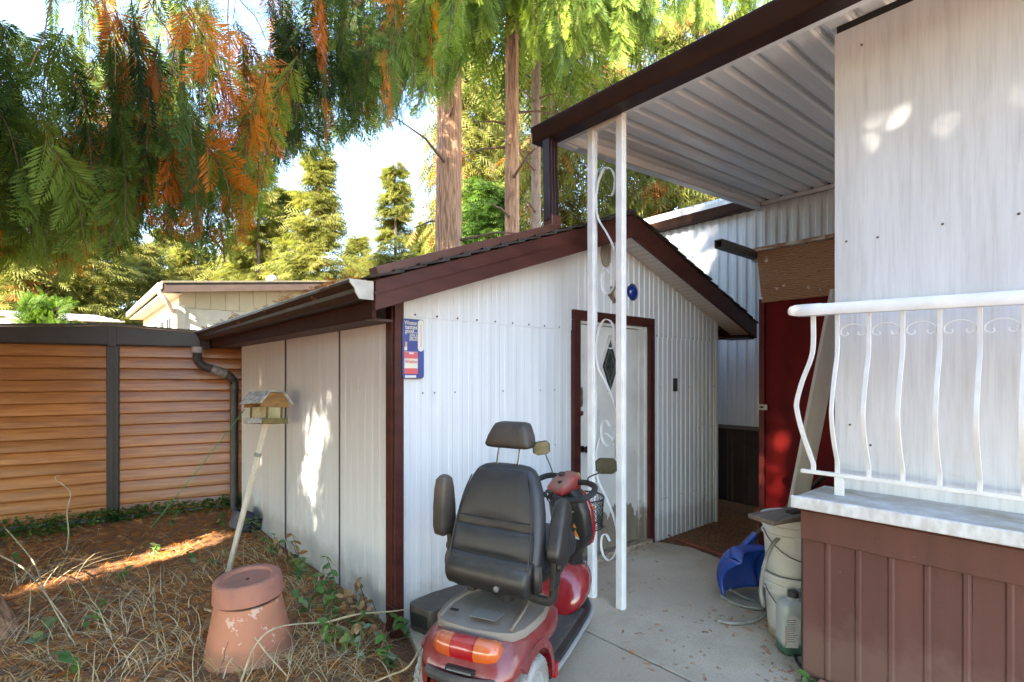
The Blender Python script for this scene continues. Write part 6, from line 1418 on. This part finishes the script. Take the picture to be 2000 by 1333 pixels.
# thicker dead stems arching over the litter, each its own
stem_m = M('dead_stem', (.50,.41,.26), (.36,.27,.16), rough=.8, ns=20)
STEMS = [((0, 1020), (60, 1090), (90, 1160), (140, 1250), 'long dead stem arching beside the cedar root'), ((0, 1085), (45, 1110), (80, 1150), (130, 1215), 'pale dead stem trailing beside the cedar root'),
         ((400, 1190), (470, 1215), (520, 1275), (560, 1320), 'thin bleached stem draped in front of the upturned pot'), ((470, 1333), (500, 1260), (545, 1225), (640, 1215), 'straw coloured stem curving up beside the upturned pot'),
         ((640, 1215), (700, 1200), (760, 1195), (800, 1190), 'thin dry stem reaching the brown shed corner'), ((835, 1240), (800, 1300), (760, 1320), (700, 1345), 'dry stem lying from the scooter wheel into the weeds'), ((130, 1075), (136, 1000), (122, 950), (110, 935), 'upright curly dead vine in front of the garden shed')]
for k, (a_, b_, c_, d_, lab) in enumerate(STEMS):
    hs = (.02, .16, .2, .02) if k in (0, 1) else ((.10, .19, .10, .03) if k == 2 else ((.02, .19, .24, .14) if k == 3 else (.14, .16, .14, .12) if k == 4 else (.22, .16, .06, .02)))
    if k == 6: d0 = 4.55; pts = [wz(130, 1078, .0)] + [wd(x, y, d0) for x, y in ((134, 1040), (131, 1000), (138, 965), (124, 948), (112, 940), (108, 932), (117, 929))]
    else: pts = [wz(*p, h) for p, h in zip((a_, b_, c_, d_), hs)]
    m = MB(); P_ = catmull(pts, 7); m.tube(P_, [.005*(1-.6*i/len(P_))+.001 for i in range(len(P_))], 6); o = m.build('dead_stem', stem_m, None, smooth=True); tag(o, lab, 'stem', 'dead stems in the weeds')
# leafy weeds: stems and single leaves
def leaf_shape():
    pr = [(0, 0), (.10, .16), (.32, .29), (.6, .27), (.84, .14), (1, 0)]; m = MB()
    vs_ = [(0, 0, 0)]; top = [(x, y, .05*y - .14*x*x) for x, y in pr[1:-1]]; bot = [(x, -y, .05*y - .14*x*x) for x, y in pr[1:-1]]; mid = [(x, 0, -.03 - .14*x*x) for x, y in pr[1:-1]]
    V_ = [(0, 0, 0)] + top + mid + bot + [(1, 0, -.16)]; n = 4; F_ = [(0, 1+n, 1), (0, 1+2*n, 1+n)]
    for i in range(n-1): F_ += [(1+i, 1+n+i, 2+n+i, 2+i), (1+n+i, 1+2*n+i, 2+2*n+i, 2+n+i)]
    F_ += [(n, 2*n, 3*n+1), (2*n, 3*n, 3*n+1)]
    me = bpy.data.meshes.new('leaf'); me.from_pydata(V_, [], F_); me.shade_smooth(); return me
def flat_leaf_mat(name, a, b):
    t = NT(name); oi = t.n('ShaderNodeObjectInfo'); c = t.ramp(oi.outputs['Random'], [(0, a), (1, b)])
    d = t.n('ShaderNodeBsdfPrincipled'); d.inputs['Roughness'].default_value = .4; tr = t.n('ShaderNodeBsdfTranslucent'); mx = t.n('ShaderNodeMixShader'); mx.inputs[0].default_value = .3
    t.link(c, d.inputs['Base Color']); t.link(c, tr.inputs['Color']); t.link(d.outputs[0], mx.inputs[1]); t.link(tr.outputs[0], mx.inputs[2]); t.link(mx.outputs[0], t.out.inputs[0]); return t.m
lm_g = leaf_shape(); lm_g.materials.append(flat_leaf_mat('weed_leaf_green', (.05,.13,.03), (.14,.26,.05)))
lm_p = lm_g.copy(); lm_p.materials.clear(); lm_p.materials.append(flat_leaf_mat('weed_leaf_pale', (.16,.24,.14), (.22,.26,.06)))
lm_b = lm_g.copy(); lm_b.materials.clear(); lm_b.materials.append(flat_leaf_mat('weed_leaf_brown', (.30,.16,.06), (.42,.26,.12)))
WEEDS = [(590, 1140, 6, .22, 'leafy weed below the middle of the shed side wall'), (625, 1165, 7, .24, 'leafy weed against the shed side wall above its neighbours'), (600, 1200, 7, .2, 'leafy weed to the right of the upturned pot'), (660, 1190, 8, .26, 'tall leafy weed close to the shed side wall'), (690, 1240, 9, .24, 'lush green weed near the brown shed corner'), (720, 1215, 9, .22, 'lush green weed touching the brown shed corner'), (745, 1245, 8, .2, 'low leafy weed in front of the brown shed corner'), (640, 1260, 7, .16, 'small green weed among dry stems right of the pot'), (705, 1290, 7, .15, 'low pale leaved weed before the shed corner'), (760, 1300, 6, .14, 'low weed beside the scooter wheel'), (795, 1230, 5, .2, 'thin weed between shed corner and black box'), (835, 1320, 4, .14, 'bright weed sprig against the scooter tyre'), (480, 1245, 4, .14, 'little green sprig in front of the upturned pot'), (150, 1310, 5, .12, 'broad leaved weed low in the dry grass'), (80, 1255, 5, .14, 'pale broad leaved weed by the cedar root'), (40, 1110, 5, .14, 'green weed beside the cedar root'), (170, 1230, 4, .14, 'single stemmed weed in the dry grass'), (380, 1090, 4, .1, 'tiny green weed in the orange litter'), (415, 1100, 4, .1, 'tiny blue green weed in the orange litter'), (540, 1040, 6, .2, 'leafy weed by the back of the shed side wall'), (575, 1090, 5, .26, 'weed with withered brown leaves on the shed wall'), (610, 1115, 5, .3, 'taller weed with withered brown leaves on the shed wall'), (330, 1030, 5, .16, 'small yellow green weed by the green string peg'), (430, 1025, 6, .14, 'yellow green weed at the foot of the leaning pole'), (560, 1075, 6, .18, 'leafy weed among straw by the shed side wall'), (585, 1120, 6, .2, 'leafy weed below the wall seam of the shed'), (645, 1215, 8, .2, 'bushy green weed between pot and shed corner'), (675, 1265, 8, .18, 'bushy green weed low in front of the shed corner'), (735, 1270, 7, .18, 'pale leaved weed at the foot of the brown corner'), (300, 1075, 4, .1, 'tiny green weed at the edge of the ivy'), (230, 1130, 4, .1, 'tiny green weed in the sunlit litter'), (1585, 1325, 4, .06, 'tiny green weed at the foot of the porch skirting')]
for k, (px_, py_, nl, hgt, lab) in enumerate(WEEDS):
    r = random.Random(300+k); p = wz(px_, py_, 0)
    if p.x > 1.40 and px_ < 780: p.x = 1.36 - r.random()*.05
    if px_ > 1500: p = Vector((PX-.05, .98, 0))
    p.z = gz(p.x, p.y) if px_ < 1500 else .001
    e = empty('leafy_weed', p, lab, 'plant', 'leafy weeds round the shed'); m = MB(); spots = []
    for s in range(max(1, nl//3)):
        a = r.uniform(0, 6.28); L = hgt*r.uniform(.7, 1.15); out = Vector((math.cos(a), math.sin(a), 0)); 
        if p.x > 1.2 and out.x > 0 and px_ < 780: out.x *= -.3
        P_ = catmull([p, p + Vector((0, 0, L*.5)) + out*L*.15, p + Vector((0, 0, L*.95)) + out*L*.5], 6); m.tube(P_, .0022, 5)
        for i in range(2, len(P_), 2): spots.append((P_[i], (P_[i]-P_[i-2]).normalized(), a))
        spots.append((P_[-1], (P_[-1]-P_[-3]).normalized(), a))
    m.build('stem', twig_m if 'brown' in lab else M('green_stem', (.13,.15,.05), rough=.6), e)
    for q, tdir, a in spots:
        for _ in range(1 + (r.random() < .65)):
            lf = bpy.data.objects.new('leaf', lm_b if ('brown' in lab and r.random() < .75) else (lm_p if ('pale' in lab or r.random() < .22) else lm_g)); col.objects.link(lf); lf.parent = e
            lf.location = q - p; sc = r.uniform(.034, .068)*(1.35 if 'broad' in lab else 1); lf.scale = (sc, sc, sc); lf.rotation_euler = (r.uniform(-.7, .7), r.uniform(-.5, .9), r.uniform(0, 6.28))
# low creeping ground ivy along the garden shed
def ivy():
    r = random.Random(6); n = 5200; P = []
    while len(P) < n:
        s = r.uniform(-2.9, 2.3); o = abs(r.gauss(0, .16)) * (1.5 if s < -.2 else .55) + .05
        if s > .3 and r.random() < .35: continue
        q = gxy + gdir*s - gn*o; z = gz(q[0], q[1]) + r.uniform(.01, .05 + .10*max(0, 1-o/.4)); P.append((q[0], q[1], z))
    pos = np.array(P); g = np.random.default_rng(6); th = g.uniform(0, 6.28, n)
    V0 = np.array([(0,0,0),(.35,.42,.04),(.9,.25,-.06),(.75,0,-.04),(1,-.2,-.08),(.4,-.45,.04)], float); F0 = np.array([(0,1,3),(1,2,3),(0,3,5),(3,4,5)])
    V_, F_, T_, D_ = place([(V0, F0)], pos, np.stack([np.cos(th), np.sin(th), g.normal(0, .35, n)], 1), np.stack([0*th, 0*th, 1+0*th], 1) + g.normal(0, .35, (n, 3)), g.uniform(.018, .042, n), g.uniform(0, 1, n), None, 3)
    o = np_mesh('ground_ivy', V_, F_, leaf_mat('ivy_leaves', [(0, (.035,.085,.02)), (.6, (.08,.16,.03)), (1, (.17,.24,.05))], trans=.3), None, {'tint': T_}); tag(o, 'low green ground ivy along the foot of the garden shed', 'ground cover', kind='stuff')
ivy()
